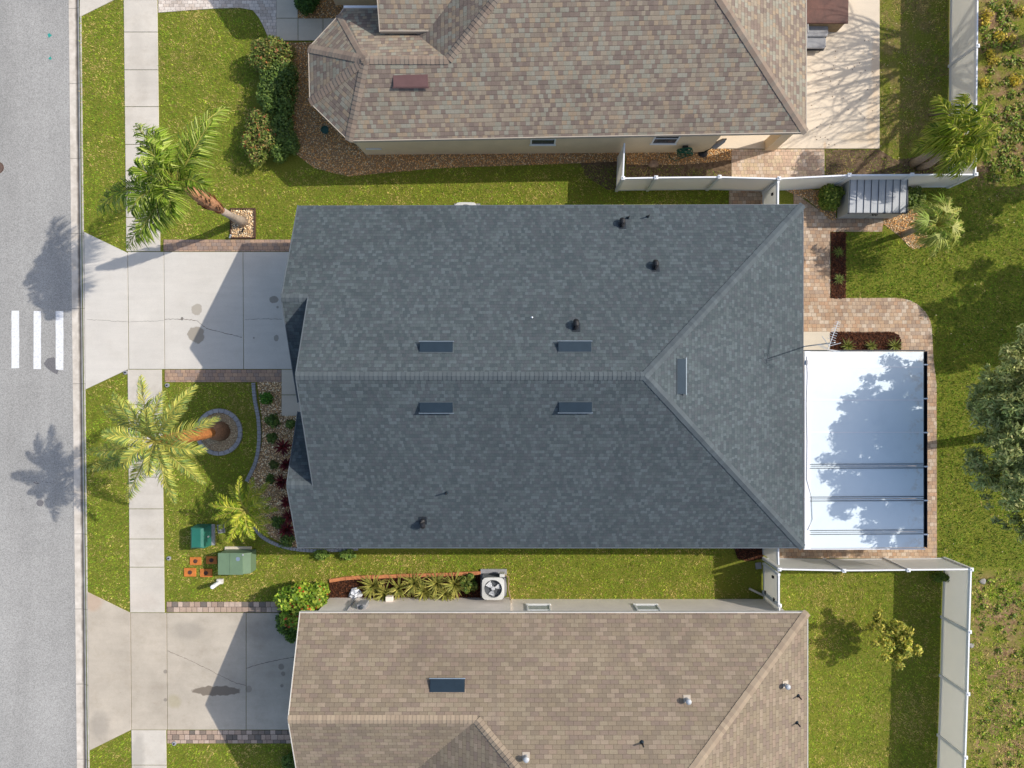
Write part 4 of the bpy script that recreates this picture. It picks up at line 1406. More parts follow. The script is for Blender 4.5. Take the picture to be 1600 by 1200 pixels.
an = thing('tv_antenna', 'spiky roof television antenna on a thin mast by the eave', 'antenna', P(1258, 541, 2.8))
mb_base = P(1259, 541, 2.75)
zt = 5.15
mtop = Vector((mb_base.x, mb_base.y, zt))
obj('mast', MB().tube([Vector((mb_base.x, mb_base.y, 2.3)), mtop], .022, 8), M['galv'], an)
obj('bracket', MB().box((mb_base.x - .08, mb_base.y, 2.62), (.2, .06, .05)), M['galv'], an)
b0, b1 = P(1287, 541, zt - .05), P(1303, 497, zt - .05)
bd = (b1 - b0).normalized()
off = mtop - (b0 + bd * .33)
b0, b1 = b0 + off * .6, b1 + off * .6
b0.z = b1.z = zt - .06
obj('boom', MB().tube([b0, b1], .014, 6), M['galv'], an)
side = Vector((-bd.y, bd.x, 0))
for t, w in ((.36, .15), (.44, .13), (.52, .13), (.60, .12), (.68, .12), (.76, .11), (.84, .11), (.92, .10), (.98, .09)):
    c_ = b0 + (b1 - b0) * t
    obj('element', MB().tube([c_ - side * w, c_ + side * w], .009, 5), M['galv'], an)
for s in (-1, 1):
    c_ = b0 + (b1 - b0) * .12
    obj('reflector', MB().tube([c_, c_ + side * s * .34 - bd * -.24], .012, 5), M['galv'], an)
    rf = MB()
    for zz in (-.12, 0, .12):
        rf.tube([b0 + Vector((0, 0, zz)) + side * s * .03, b0 + Vector((0, 0, zz)) + side * s * .36 + bd * .06], .008, 5)
    rf.tube([b0 + side * s * .36 + bd * .06 + Vector((0, 0, -.13)), b0 + side * s * .36 + bd * .06 + Vector((0, 0, .13))], .008, 5)
    obj('reflector_grid', rf, M['galv'], an)

# ------------------------------------------------------------------ fences
FH = 1.78


def fence(name, label, cat, posts, parent_loc, group=None, rails=True, skip=(), caps_=True):
    """posts: photo points of the post tops"""
    t = thing(name, label, cat, parent_loc, group)
    pts = [P(a, b, FH) for a, b in posts]
    for i, p_ in enumerate(pts):
        if i in skip:
            continue
        q = obj('post', MB().box((p_.x, p_.y, (FH + .02) / 2), (.115, .115, FH + .02)), M['white'], t)
        cp = MB().box((p_.x, p_.y, FH + .03), (.14, .14, .03))
        cp.add([(p_.x - .06, p_.y - .06, FH + .045), (p_.x + .06, p_.y - .06, FH + .045), (p_.x + .06, p_.y + .06, FH + .045), (p_.x - .06, p_.y + .06, FH + .045), (p_.x, p_.y, FH + .09)],
               [(0, 1, 4), (1, 2, 4), (2, 3, 4), (3, 0, 4)])
        obj('cap', cp, M['whitem'], q)
    for a, b in zip(pts, pts[1:]):
        d = b - a
        L = d.length
        x = d.normalized()
        y = Vector((-x.y, x.x, 0))
        ax = (x, y, Vector((0, 0, 1)))
        m_ = (a + b) / 2
        pn = MB()
        nb = 1
        bw = (L - .12) / nb
        for i in range(nb):
            pn.box(a + x * (.06 + (i + .5) * bw) + Vector((0, 0, -FH + .88)), (bw - .0015, .035, FH - .20), axes=ax)
        obj('panel', pn, M['vinyl'], t)
        obj('rail', MB().box(Vector((m_.x, m_.y, FH - .07)), (L - .11, .055, .14), axes=ax), M['whitem'], t)
        obj('rail', MB().box(Vector((m_.x, m_.y, .12)), (L - .11, .055, .14), axes=ax), M['white'], t)
    return t


fence('vinyl_fence', 'tall white vinyl fence enclosing the yard of the tan roofed house', 'fence',
      [(976, 221), (973.5, 278.5), (1025, 277.5), (1124, 276.5), (1217, 279), (1327, 273.5), (1425, 273), (1524.5, 272.5), (1527, 72), (1529, -130), (1531, -300)], P(973, 279), 'white vinyl fences', skip=(0,))
fence('vinyl_fence', 'tall white vinyl fence around the back lawn of the brown roofed house', 'fence',
      [(1217.5, 889.5), (1318.5, 891.5), (1419, 890.5), (1517.5, 889.5), (1514.5, 987), (1512, 1084), (1508.5, 1183), (1505, 1285), (1502, 1390)], P(1217, 890), 'white vinyl fences')


def gate(label, a, b, loc, latch):
    t = thing('vinyl_gate', label, 'gate', loc, 'white vinyl gates')
    p0, p1 = P(*a, FH), P(*b, FH)
    d = p1 - p0
    L, x = d.length, d.normalized()
    y = Vector((-x.y, x.x, 0))
    ax = (x, y, Vector((0, 0, 1)))
    pn = MB()
    nb = 1
    for i in range(nb):
        pn.box(p0 + x * (L * (i + .5) / nb) + Vector((0, 0, -FH + .88)), (L / nb - .0015, .035, FH - .22), axes=ax)
    obj('panel', pn, M['vinyl'], t)
    m_ = (p0 + p1) / 2
    for z in (FH - .08, .14):
        obj('rail', MB().box(Vector((m_.x, m_.y, z)), (L - .01, .06, .12), axes=ax), M['whitem'], t)
    for q in (p0, p1):
        obj('stile', MB().box(Vector((q.x, q.y, FH / 2 + .02)), (.09, .09, FH - .06), axes=ax), M['whitem'], t)
    l_ = MB()
    c_ = p0 + x * (L * latch)
    l_.box(Vector((c_.x, c_.y, 1.25)) - Vector((.05, 0, 0)), (.06, .10, .12))
    obj('latch', l_, M['black'], t)
    for f_ in (.12,):
        for z in (.4, 1.35):
            c_ = p0 + x * (L * (.04 if latch > .5 else .96))
            obj('hinge', MB().box(Vector((c_.x - .05, c_.y, z)), (.03, .14, .10)), M['black'], t)


gate('white vinyl gate above the grey roof, between the two yards', (1216.5, 284), (1216, 330), P(1216, 300), .3)
gate('white vinyl gate at the lower right of the grey roof, hung below the fence corner', (1217.5, 898), (1217.5, 944), P(1217, 920), .2)
fence('vinyl_fence', 'short white vinyl fence panel tucked under the lower right eave of the grey roof', 'fence', [(1216, 845), (1217, 885)], P(1216, 866), 'white vinyl fences', skip=(0, 1))
fence('vinyl_fence', 'stub of white vinyl fence with one post at the brown roof corner', 'fence', [(1218, 946), (1220, 985)], P(1218, 950), 'white vinyl fences', skip=(1,))

# ------------------------------------------------------------------ shed
sh = thing('storage_shed', 'low grey plastic storage shed with ribbed lid against the fence', 'shed', P(1355, 320))
zs = 1.12
bx0, bx1 = P(1309, 0).x, P(1393, 0).x
by0, by1 = P(0, 341).y, P(0, 292).y
bx0 = P(1307.5, 300).x
obj('body', MB().prism([(bx0, by0), (bx1, by0), (bx1, by1), (bx0, by1)], .02, zs - .10), M['shed_side'], sh, bevel=.02)
lx0, lx1, ly0, ly1 = P(1326, 0, zs).x, P(1406, 0, zs).x, P(0, 332, zs).y, P(0, 288.5, zs).y
lx0, ly0 = bx0 - .03, by0 - .04
lx1, ly1 = bx1 + .03, by1 + .03
lid = MB()
lid.add([(lx0, ly0, zs - .10), (lx1, ly0, zs - .10), (lx1, ly1, zs - .02), (lx0, ly1, zs - .02), (lx0, ly0, zs - .03), (lx1, ly0, zs - .03), (lx1, ly1, zs + .06), (lx0, ly1, zs + .06)],
        [(3, 2, 1, 0), (4, 5, 6, 7), (0, 1, 5, 4), (1, 2, 6, 5), (2, 3, 7, 6), (3, 0, 4, 7)])
lo_ = obj('lid', lid, M['shed'], sh, bevel=.015)
W_ = lx1 - lx0
for i in range(9):
    xx = lx0 + .02 + (W_ - .04) * i / 8
    obj('rib', MB().add([(xx - .007, ly0 - .005, zs - .035), (xx + .007, ly0 - .005, zs - .035), (xx + .007, ly1, zs + .055), (xx - .007, ly1, zs + .055),
                         (xx - .007, ly0 - .005, zs - .005), (xx + .007, ly0 - .005, zs - .005), (xx + .007, ly1, zs + .085), (xx - .007, ly1, zs + .085)],
                        [(3, 2, 1, 0), (4, 5, 6, 7), (0, 1, 5, 4), (1, 2, 6, 5), (2, 3, 7, 6), (3, 0, 4, 7)]), M['shed_rib'], lo_)
obj('rim', MB().box(((lx0 + lx1) / 2, ly0 - .01, zs - .06), (W_ + .02, .03, .09)), M['shed_rib'], lo_)
obj('rim', MB().box((lx1 + .01, (ly0 + ly1) / 2, zs - .02), (.03, ly1 - ly0, .08)), M['shed_rib'], lo_)
for s in (-1, 1):
    dr_ = obj('door', MB().box(((bx0 + bx1) / 2 + s * (bx1 - bx0) / 4, by0 - .012, .52), ((bx1 - bx0) / 2 - .05, .02, .92)), M['shed'], sh)
    obj('handle', MB().tube([((bx0 + bx1) / 2 + s * .06, by0 - .03, .80), ((bx0 + bx1) / 2 + s * .06, by0 - .09, .82), ((bx0 + bx1) / 2 + s * .06, by0 - .09, .92), ((bx0 + bx1) / 2 + s * .06, by0 - .03, .94)], .02, 6), M['black'], dr_)

# ------------------------------------------------------------------ air conditioners
def aircon(label, cx, cy, zt=.85, w=.9):
    c = P(cx, cy, zt)
    t = thing('air_conditioner', label, 'air conditioner', (c.x, c.y, 0), 'outdoor air conditioning units')
    obj('base_pad', MB().box((c.x, c.y + .03, .05), (w + .18, w + .22, .10)), M['edging'], t, bevel=.01)
    obj('cabinet', MB().box((c.x, c.y, (zt - .36) / 2 + .08), (w - .06, w - .06, zt - .52)), M['ac_dark'], t, bevel=.03)
    for sx_, sy_ in ((1, 0), (-1, 0), (0, 1), (0, -1)):
        obj('side_panel', MB().box((c.x + sx_ * (w / 2 - .05), c.y + sy_ * (w / 2 - .05), zt - .24), (.03 if sx_ else w - .14, .03 if sy_ else w - .14, .36)), M['ac_dark'], t)
    for i in range(7):
        obj('louvre', MB().box((c.x, c.y, .16 + i * .09), (w - .03, w - .03, .02)), M['ac_dark'], t)
    n, R = 28, w * .40
    lid_ = MB()
    ring = [(c.x + R * math.cos(2 * math.pi * i / n), c.y + R * math.sin(2 * math.pi * i / n)) for i in range(n)]
    out = []
    hw, cr = w / 2, .09
    for i in range(n):
        a = 2 * math.pi * i / n
        ca, sa = math.cos(a), math.sin(a)
        k_ = 1 / (abs(ca) ** 6 + abs(sa) ** 6) ** (1 / 6)
        out.append((c.x + hw * k_ * ca, c.y + hw * k_ * sa))
    vs = [(x, y, zt) for x, y in out] + [(x, y, zt + .02) for x, y in ring] + [(x, y, zt - .07) for x, y in out] + [(x, y, zt - .10) for x, y in ring]
    fs = []
    for i in range(n):
        j = (i + 1) % n
        fs += [(i, j, n + j, n + i), (2 * n + i, 2 * n + j, j, i), (n + i, n + j, 3 * n + j, 3 * n + i), (3 * n + i, 3 * n + j, 2 * n + j, 2 * n + i)]
    lid_.add(vs, fs)
    tp = obj('top_cover', lid_, M['ac'], t)
    obj('shroud', MB().lathe((c.x, c.y, 0), [(R - .01, zt - .32), (R - .01, zt - .28), (.06, zt - .28)], 24), M['ac_dark'], t)
    fan = MB()
    for kx_ in range(3):
        a0 = kx_ * 2 * math.pi / 3 + 2.4
        vs = []
        for rr, da in ((.07, -.3), (.19, -.50), (.31, -.45), (.33, .36), (.20, .45), (.07, .4)):
            a = a0 + da
            vs.append((c.x + rr * math.cos(a), c.y + rr * math.sin(a), zt - .07 + da * .06))
        fan.add(vs, [tuple(range(6))])
    fan.lathe((c.x, c.y, 0), [(.08, zt - .16), (.08, zt - .05), (.03, zt - .04)], 14)
    obj('fan', fan, M['fan'], t)
    gr = MB()
    for rr in np.linspace(.10, R - .01, 4):
        gr.tube([(c.x + rr * math.cos(a), c.y + rr * math.sin(a), zt + .015) for a in np.linspace(0, 2 * math.pi, 25)], .0032, 4)
    for i in range(8):
        a = i * math.pi / 4
        gr.tube([(c.x + .05 * math.cos(a), c.y + .05 * math.sin(a), zt + .018), (c.x + R * math.cos(a), c.y + R * math.sin(a), zt + .018)], .004, 4)
    obj('grille', gr, M['ac_dark'], t)
    return t, c


t, c = aircon('square grey air conditioner with visible fan beside the spiky yellow plants', 770.5, 920)
obj('service_box', MB().box((c.x + .36, c.y + .50, .55), (.2, .12, .4)), M['ac'], t, bevel=.01)
obj('refrigerant_line', MB().tube([(c.x + .45, c.y + .48, .5), (c.x + .62, c.y + .3, .2), (c.x + .60, c.y - .2, .08), (c.x + .7, c.y - .6, .3), (c.x + .7, c.y - .72, .6)], .03, 8), M['wicker'], t)
aircon('grey air conditioner half hidden under the upper grey eave', 728, 333.5)

# ------------------------------------------------------------------ utility boxes
def pxbox(px0, py0, px1, py1, z):
    a, b = P(px0, py1, z), P(px1, py0, z)
    return a.x, a.y, b.x, b.y


t = thing('pedestal_cabinet', 'small teal utility cabinet on the front lawn', 'utility box', P(312, 842))
x0_, y0_, x1_, y1_ = pxbox(296.5, 824, 314, 858, .72)
x1_ += .16
mbx = MB().add([(x0_, y0_, 0), (x1_, y0_, 0), (x1_, y1_, 0), (x0_, y1_, 0), (x0_ + .02, y0_ + .02, .68), (x1_ - .06, y0_ + .02, .68), (x1_ - .06, y1_ - .02, .68), (x0_ + .02, y1_ - .02, .68),
                (x0_ + .09, y0_ + .08, .76), (x1_ - .16, y0_ + .08, .76), (x1_ - .16, y1_ - .08, .76), (x0_ + .09, y1_ - .08, .76)],
               [(0, 1, 5, 4), (1, 2, 6, 5), (2, 3, 7, 6), (3, 0, 4, 7), (4, 5, 9, 8), (5, 6, 10, 9), (6, 7, 11, 10), (7, 4, 8, 11), (8, 9, 10, 11)])
obj('cover', mbx, M['teal_box'], t, bevel=.012)
obj('base', MB().box(((x0_ + x1_) / 2 + .05, (y0_ + y1_) / 2, .04), (x1_ - x0_ + .14, y1_ - y0_ - .02, .08)), M['edging'], t)
obj('hasp', MB().box((x1_ + .005, (y0_ + y1_) / 2, .4), (.03, .06, .1)), M['galv'], t)

t = thing('transformer_box', 'large sage green electrical transformer on a concrete pad', 'utility box', P(370, 878))
x0_, y0_, x1_, y1_ = pxbox(342, 864.5, 379.5, 897, .82)
obj('pad', MB().prism(inset(px([(352, 853.5), (394, 853.5), (394, 893.5), (352, 893.5)]), 0), -.02, .10), M['pad'], t, bevel=.03)
ob = obj('tank', MB().add([(x0_, y0_, .10), (x1_ + .28, y0_, .10), (x1_ + .28, y1_, .10), (x0_, y1_, .10), (x0_, y0_, .82), (x1_, y0_, .84), (x1_, y1_, .84), (x0_, y1_, .82), (x1_ + .28, y0_, .72), (x1_ + .28, y1_, .72)],
                     [(0, 1, 8, 5, 4), (1, 2, 9, 8), (2, 3, 7, 6, 9), (3, 0, 4, 7), (4, 5, 6, 7), (5, 8, 9, 6), (3, 2, 1, 0)]), M['green_box'], t, bevel=.012)
obj('lid', MB().box(((x0_ + x1_) / 2, (y0_ + y1_) / 2, .85), (x1_ - x0_ + .04, y1_ - y0_ + .04, .035)), M['green_box'], t, bevel=.01)
obj('hinge_bar', MB().box((x1_ - .50, (y0_ + y1_) / 2, .874), (.012, y1_ - y0_, .012)), M['green_box'], t)
obj('padlock', MB().box((x1_ + .02, y1_ - .05, .87), (.05, .07, .04)), M['galv'], t)
obj('round_label', MB().lathe((x1_ - .18, y1_ - .22, .868), [(.085, 0), (.085, .003)], 20), M['vent_top'], t)

for (a, b, w_, h_, lab) in ((306, 876.5, 18, 12.5, 'orange valve lid with a rusty centre, below the teal cabinet'), (331, 875, 17, 12, 'orange valve lid mostly in the shadow of the green transformer'),
                            (297.5, 894, 19, 13.5, 'brightest orange valve lid at the left of the cluster, two dark holes'), (322.5, 895, 19, 13, 'orange valve lid half shaded, nearest the white pipe')):
    t = thing('valve_lid', lab, 'valve lid', P(a, b), 'orange valve lids on the front lawn')
    c = P(a, b)
    s_ = .0265
    obj('frame', MB().box((c.x, c.y, .02), (w_ * s_, h_ * s_, .06)), M['orange_lid'], t, bevel=.02)
    obj('cover', MB().lathe((c.x, c.y, .048), [(.09, 0), (.085, .012), (.05, .016)], 12), M['rust'], t)
    obj('keyhole', MB().box((c.x + .05, c.y + .03, .066), (.10, .05, .008)), M['rust'], t)
c = P(344, 909)
t = thing('marker_post', 'stubby white plastic utility post with a cream base on the lawn', 'post', c)
obj('tube', MB().lathe((c.x, c.y, 0), [(.085, 0), (.085, .76), (.07, .80), (.02, .815)], 16), M['whitem'], t, smooth=False)
obj('base', MB().box((c.x + .03, c.y + .04, .07), (.25, .2, .15)), M['fascia'], t, bevel=.01)
c = P(346, 826)
t = thing('valve_lid', 'small square dark lid beside the small palm and teal cabinet', 'valve lid', c)
obj('frame', MB().box((c.x, c.y, .02), (.30, .36, .05), .15), M['edging'], t, bevel=.01)
obj('cover', MB().box((c.x, c.y, .048), (.24, .30, .01), .15), M['patch'], t)
for a, b, lab in ((197, 582, 'sprinkler head in the kerb strip corner, at the lower driveway edge'), (262, 602, 'sprinkler head at the lawn corner beside the lower paver border'), (273, 1161, 'sprinkler head at the worn paver border by the bottom lawn'),
                  (264.5, 872, 'sprinkler head in a small dirt notch by the sidewalk')):
    c = P(a, b)
    t = thing('sprinkler_head', lab, 'sprinkler', c, 'lawn sprinkler heads')
    obj('collar', MB().lathe((c.x, c.y, 0), [(.085, 0), (.085, .06), (.05, .065)], 14), M['edging'], t)
    obj('nozzle', MB().lathe((c.x, c.y, .06), [(.032, 0), (.032, .03), (.02, .032)], 10), M['black'], t)
for a, b, lab in ((362, 372, 'small garden spotlight outside the corner of the square palm bed'), (381, 363, 'small dark garden spotlight among the rocks of the square bed')):
    c = P(a, b)
    t = thing('garden_spotlight', lab, 'garden light', c, 'garden spotlights')
    obj('stake', MB().tube([c, c + Vector((0, 0, .16))], .012, 6), M['black'], t)
    obj('head', MB().tube([c + Vector((-.02, -.02, .16)), c + Vector((.06, .08, .24))], [.03, .045], 10), M['galv'] if a < 370 else M['black'], t)

# ------------------------------------------------------------------ loose yard things
c = P(510, 206)
t = thing('planter_pot', 'round green pot with a small plant on the rock bed', 'pot', c)
obj('pot', MB().lathe(c, [(.10, 0), (.15, .22), (.165, .26), (.15, .262), (.13, .2), (.0, .19)], 22), M['pot'], t)
c = P(1064, 244)
t = thing('garden_hose', 'coiled green hose hanging on the tan wall inside the upper fence', 'hose', P(1064, 238))
wy = yw2 - .16
hc = Vector((P(1063, 240).x, wy, .78))
coil = []
for i in range(110):
    a = i * .37
    r_ = .27 + .05 * math.sin(i * .9)
    coil.append(hc + Vector((r_ * math.cos(a), -.10 + .10 * math.sin(i * .21), r_ * math.sin(a))))
obj('coil', MB().tube(coil, .019, 6), M['hose'], t)
obj('loose_end', MB().tube([hc + Vector((.2, -.02, .1)), hc + Vector((.1, -.12, -.5)), hc + Vector((-.2, -.2, -.74)), hc + Vector((-.45, -.1, -.74)), hc + Vector((-.5, .1, -.70))], .016, 6), M['hose'], t)
obj('hanger', MB().box(hc + Vector((0, .04, .05)), (.22, .20, .16)), M['black'], t, bevel=.02)
c = P(1020, 257)


def rockmesh(c, r, seed, sq=.55):
    g = np.random.default_rng(seed)
    mb_ = MB()
    n, m_ = 12, 7
    vs, fs = [], []
    for i in range(m_ + 1):
        th = math.pi * i / m_
        for j in range(n):
            ph = 2 * math.pi * j / n
            k_ = 1 + .12 * math.sin(3 * ph + seed) * math.sin(th) + g.normal(0, .04)
            vs.append(Vector(c) + Vector((r * k_ * math.sin(th) * math.cos(ph), r * .8 * k_ * math.sin(th) * math.sin(ph), r * sq * k_ * math.cos(th) + r * sq * .6)))
    for i in range(m_):
        for j in range(n):
            q = (j + 1) % n
            fs.append((i * n + j, (i + 1) * n + j, (i + 1) * n + q, i * n + q))
    return mb_.add(vs, fs)


top('boulder', rockmesh(c, .22, 3), M['rock'], 'smooth tan boulder on the river rock inside the fence', 'rock', c, smooth=True)
for a, b, r_, sd, lab in ((1535, 908, .15, 5, 'pale rock just outside the lower fence corner'), (1517, 1008, .13, 6, 'pale rock against the outside of the lower fence')):
    top('boulder', rockmesh(P(a, b), r_, sd, .3), plain('grey boulder %d' % sd, lin(150, 146, 140), .9, 0, .3, 7), lab, 'rock', P(a, b), smooth=True, group='rocks beyond the fences')
c = P(556, 926)
bagm = rockmesh(c, .26, 9, .6)
g_ = np.random.default_rng(2)
bagm.v = [(x + g_.normal(0, .035), y + g_.normal(0, .035), max(.01, z + g_.normal(0, .04))) for x, y, z in bagm.v]
top('plastic_bag', bagm, M['bag'], 'crumpled white plastic bag left of the spiky yellow plants', 'bag', c)
top('edge_stake', MB().tube([P(912, 318, .01), P(912, 322, .35)], .015, 6), M['fascia'], 'thin pale stake sticking up above the upper grey eave', 'stake', P(912, 320)) if False else None
tb = MB().box(P(1463, 179, .05), (.62, .10, .05), .03)
top('timber_plank', tb, M['twig'], 'short wooden plank lying by the foot of the upper right fence', 'plank', P(1463, 179), .008)
top('stepping_stone', MB().box(P(1185, 884, .03), (.24, .26, .05), .1), M['edging'], 'small grey stepping stone beside the lower gate', 'stone', P(1185, 884), .01)
# spa, lounge chairs, lamp on the patio
c = P(1292, 0, .0)
t = thing('hot_tub', 'hot tub with a brown cover at the top edge of the patio', 'hot tub', P(1290, 0))
a0, a1 = P(1250, 38, .92), P(1326, 30, .92)
obj('cabinet', MB().prism([(a0.x + .03, a1.y - .10), (a1.x - .04, a1.y - .10), (a1.x - .04, a1.y + 2.0), (a0.x + .03, a1.y + 2.0)], 0, .84), M['wicker'], t, bevel=.08)
cv = MB()
for i in range(2):
    ya, yb_ = a1.y - .16 + i * 1.08, a1.y - .16 + (i + 1) * 1.08 - .02
    cv.add([(a0.x, ya, .84), (a1.x, ya, .84), (a1.x, yb_, .84), (a0.x, yb_, .84), (a0.x, ya, .91 + .04 * i), (a1.x, ya, .91 + .04 * i), (a1.x, yb_, .95 - .04 * i), (a0.x, yb_, .95 - .04 * i)],
           [(3, 2, 1, 0), (4, 5, 6, 7), (0, 1, 5, 4), (1, 2, 6, 5), (2, 3, 7, 6), (3, 0, 4, 7)])
obj('cover', cv, M['brown_cover'], t, bevel=.03)


def lounge(label, px_, py_, grp, dz=0.0):
    c_ = P(px_, py_, .4)
    t_ = thing('patio_chair', label, 'chair', (c_.x, c_.y, 0), grp)
    sx_, sy_ = .95, .46
    s_ = MB()
    seat = [(c_.x - sx_ / 2, c_.y - sy_ / 2), (c_.x + sx_ * .42, c_.y - sy_ / 2), (c_.x + sx_ / 2, c_.y - sy_ * .2), (c_.x + sx_ / 2, c_.y + sy_ * .4), (c_.x + sx_ * .4, c_.y + sy_ / 2), (c_.x - sx_ / 2, c_.y + sy_ / 2)]
    obj('cushion', s_.prism(seat, .34, .46 + dz), M['cushion'], t_, bevel=.05)
    obj('seat_frame', MB().prism([(x * 1.0, y) for x, y in inset(seat, -.03)], .28, .335), M['black'], t_)
    for ax_, ay_ in ((-1, -1), (1, -1), (1, 1), (-1, 1)):
        obj('leg', MB().tube([(c_.x + ax_ * .38, c_.y + ay_ * .17, .05), (c_.x + ax_ * .38, c_.y + ay_ * .17, .30)], .018, 6), M['black'], t_)
    bk = MB()
    bk.box((c_.x - sx_ / 2 - .02, c_.y, .62), (.08, sy_, .5))
    obj('backrest', bk, M['cushion'], t_, bevel=.03)


lounge('grey cushioned patio chair next to the hot tub', 1274, 51, 'grey patio chairs by the hot tub', .1)
lounge('grey cushioned patio chair farther from the hot tub, nearer the open slab', 1272, 67.5, 'grey patio chairs by the hot tub')
t = thing('patio_umbrella', 'folded black patio umbrella leaning under the tan roof eave', 'umbrella', P(1098, 232))
q0, q1 = P(1098, 239.5, .06), P(1130, 220, 1.0)
obj('pole', MB().tube([q0, q0 + (q1 - q0) * 1.15], .03, 8), M['black'], t)
obj('canopy', MB().tube([q0 + (q1 - q0) * .45, q0 + (q1 - q0) * .6, q0 + (q1 - q0) * 1.0, q0 + (q1 - q0) * 1.12], [.04, .14, .10, .03], 10), M['cushion'], t)
obj('base', MB().lathe(P(1098, 239), [(.2, .02), (.2, .04), (.06, .08)], 18), M['black'], t)


# ------------------------------------------------------------------ palms
def frond(C, tip, arch, L_leaf, nleaf, rng, cols, width=.03, droop=.35, plume=0.0, bend=.0, start=.14):
    """pinnate frond; returns verts (n,4 quads) and colours"""
    C, tip = np.array(C, float), np.array(tip, float)
    mid = (C + tip) / 2 + np.array((0, 0, arch))
    d = tip - C
    side0 = np.array((-d[1], d[0], 0))
    side0 /= np.linalg.norm(side0) + 1e-9
    mid += side0 * bend * np.linalg.norm(d)
    t = np.linspace(0, 1, 60)[:, None]
    pts = (1 - t) ** 2 * C + 2 * t * (1 - t) * mid + t ** 2 * tip
    tan = np.gradient(pts, axis=0)
    tan /= np.linalg.norm(tan, axis=1, keepdims=True)
    V, K = [], []
    tt = np.linspace(start, .995, nleaf)
    for s in (-1, 1):
        f = tt + rng.normal(0, .004, nleaf)
        f = f.clip(0, .999)
        idx = (f * 59).astype(int)
        p_, tg = pts[idx], tan[idx]
        sd = np.cross(tg, np.array((0, 0, 1.0)))
        sd /= np.linalg.norm(sd, axis=1, keepdims=True) + 1e-9
        up = np.cross(sd, tg)
        roll = rng.normal(0, plume, nleaf)
        sv = sd * (s * np.cos(roll))[:, None] + up * np.sin(roll)[:, None]
        ang = np.radians(62 - 34 * f + rng.normal(0, 5, nleaf))
        dirv = tg * np.cos(ang)[:, None] + sv * np.sin(ang)[:, None]
        prof = np.sin(np.pi * (f * .80 + .16)) ** .7
        L = L_leaf * prof * (.88 + .24 * rng.random(nleaf))
        w = width * (.8 + .4 * rng.random(nleaf))
        m_ = p_ + dirv * (L * .55)[:, None] + np.array((0, 0, 1)) * (L * .10)[:, None]
        e = p_ + dirv * L[:, None] - np.array((0, 0, 1)) * (L * droop * (.7 + .6 * rng.random(nleaf)))[:, None]
        wv = np.cross(dirv, up)
        wv = tg * .8 + up * rng.normal(0, .35, (nleaf, 1))
        wv /= np.linalg.norm(wv, axis=1, keepdims=True)
        wv *= (w / 2)[:, None]
        q1 = np.stack([p_ - wv * .6, p_ + wv * .6, m_ + wv, m_ - wv], 1)
        q2 = np.stack([m_ - wv, m_ + wv, e + wv * .12, e - wv * .12], 1)
        c = np.array(cols)[rng.integers(0, len(cols), nleaf)] * (.7 + .6 * rng.random((nleaf, 1)))
        V += [q1.reshape(-1, 3), q2.reshape(-1, 3)]
        K += [np.repeat(c, 4, 0), np.repeat(c * 1.05, 4, 0)]
    # rachis
    rr = np.linspace(width * 1.0, width * .2, 60)[:, None]
    sd = np.cross(tan, np.array((0, 0, 1.0)))
    sd /= np.linalg.norm(sd, axis=1, keepdims=True) + 1e-9
    a, b, up = pts - sd * rr, pts + sd * rr, pts + np.array((0, 0, 1)) * rr
    q = np.concatenate([np.stack([a[:-1], up[:-1], up[1:], a[1:]], 1).reshape(-1, 3), np.stack([up[:-1], b[:-1], b[1:], up[1:]], 1).reshape(-1, 3)])
    V.append(q)
    K.append(np.tile(np.array(lin(176, 168, 84)), (len(q), 1)))
    return np.concatenate(V), np.concatenate(K)


def fronds(parent, C, tips, arch, L_leaf, nleaf, cols, name='frond', **kw):
    g = np.random.default_rng(int(abs(C[0] * 100)) + 5)
    for (a, b, z) in tips:
        tip = P(a, b, z)
        ar = arch * (.8 + .4 * g.random())
        v, c = frond(C, tip, ar, L_leaf, nleaf, g, cols, bend=kw.get('bend', 0) * g.choice((-1, 1)), **{k_: v_ for k_, v_ in kw.items() if k_ != 'bend'})
        npmesh(name, v, 4, c, M['leaf'], parent)


PG1 = [(.16, .25, .018), (.23, .33, .03), (.33, .41, .06), (.09, .16, .014), (.42, .48, .12)]
PG2 = [(.36, .40, .08), (.48, .47, .09), (.25, .34, .07), (.58, .52, .11), (.19, .28, .09)]
PG3 = [(.34, .42, .03), (.50, .52, .05), (.20, .31, .02), (.60, .56, .07)]
PG4 = [(.22, .30, .02), (.36, .42, .035), (.11, .17, .015), (.54, .52, .09)]

# leaning tall palm
b = P(379, 347)
t = thing('palm_tree', 'tall palm with brown shaggy trunk top in the square rock bed', 'palm tree', b, 'palm trees')
cb = P(312, 307, 4.5)
ct = P(268, 288, 6.0)
tr = [b + Vector((.02, 0, -.05)), b + Vector((-.01, 0, .5)), P(360, 337, 1.6), P(345, 328, 2.7), P(326, 316, 3.9), P(308, 304, 4.9), P(290, 296, 5.5)]
obj('trunk', MB().tube(tr[:4], [.24, .17, .135, .14], 14), M['bark'], t, smooth=True)
bt = MB().tube(tr[3:], [.15, .24, .22, .10], 14)
gb = bt
gr_ = random.Random(5)
for i in range(46):
    f = gr_.random()
    q = tr[3] + (tr[5] - tr[3]) * f
    a = gr_.random() * 6.28
    r_ = .14 + .1 * math.sin(f * 3.0)
    d_ = Vector((math.cos(a), math.sin(a), 0))
    s_ = Vector((-math.sin(a), math.cos(a), 0))
    q = q + d_ * r_
    gb.add([q - s_ * .07, q + s_ * .07, q + d_ * .07 + s_ * .04 + Vector((0, 0, .34)), q + d_ * .09 - s_ * .03 + Vector((0, 0, .30))], [(0, 1, 2, 3)])
obj('crown_shaft', gb, M['boot'], t)
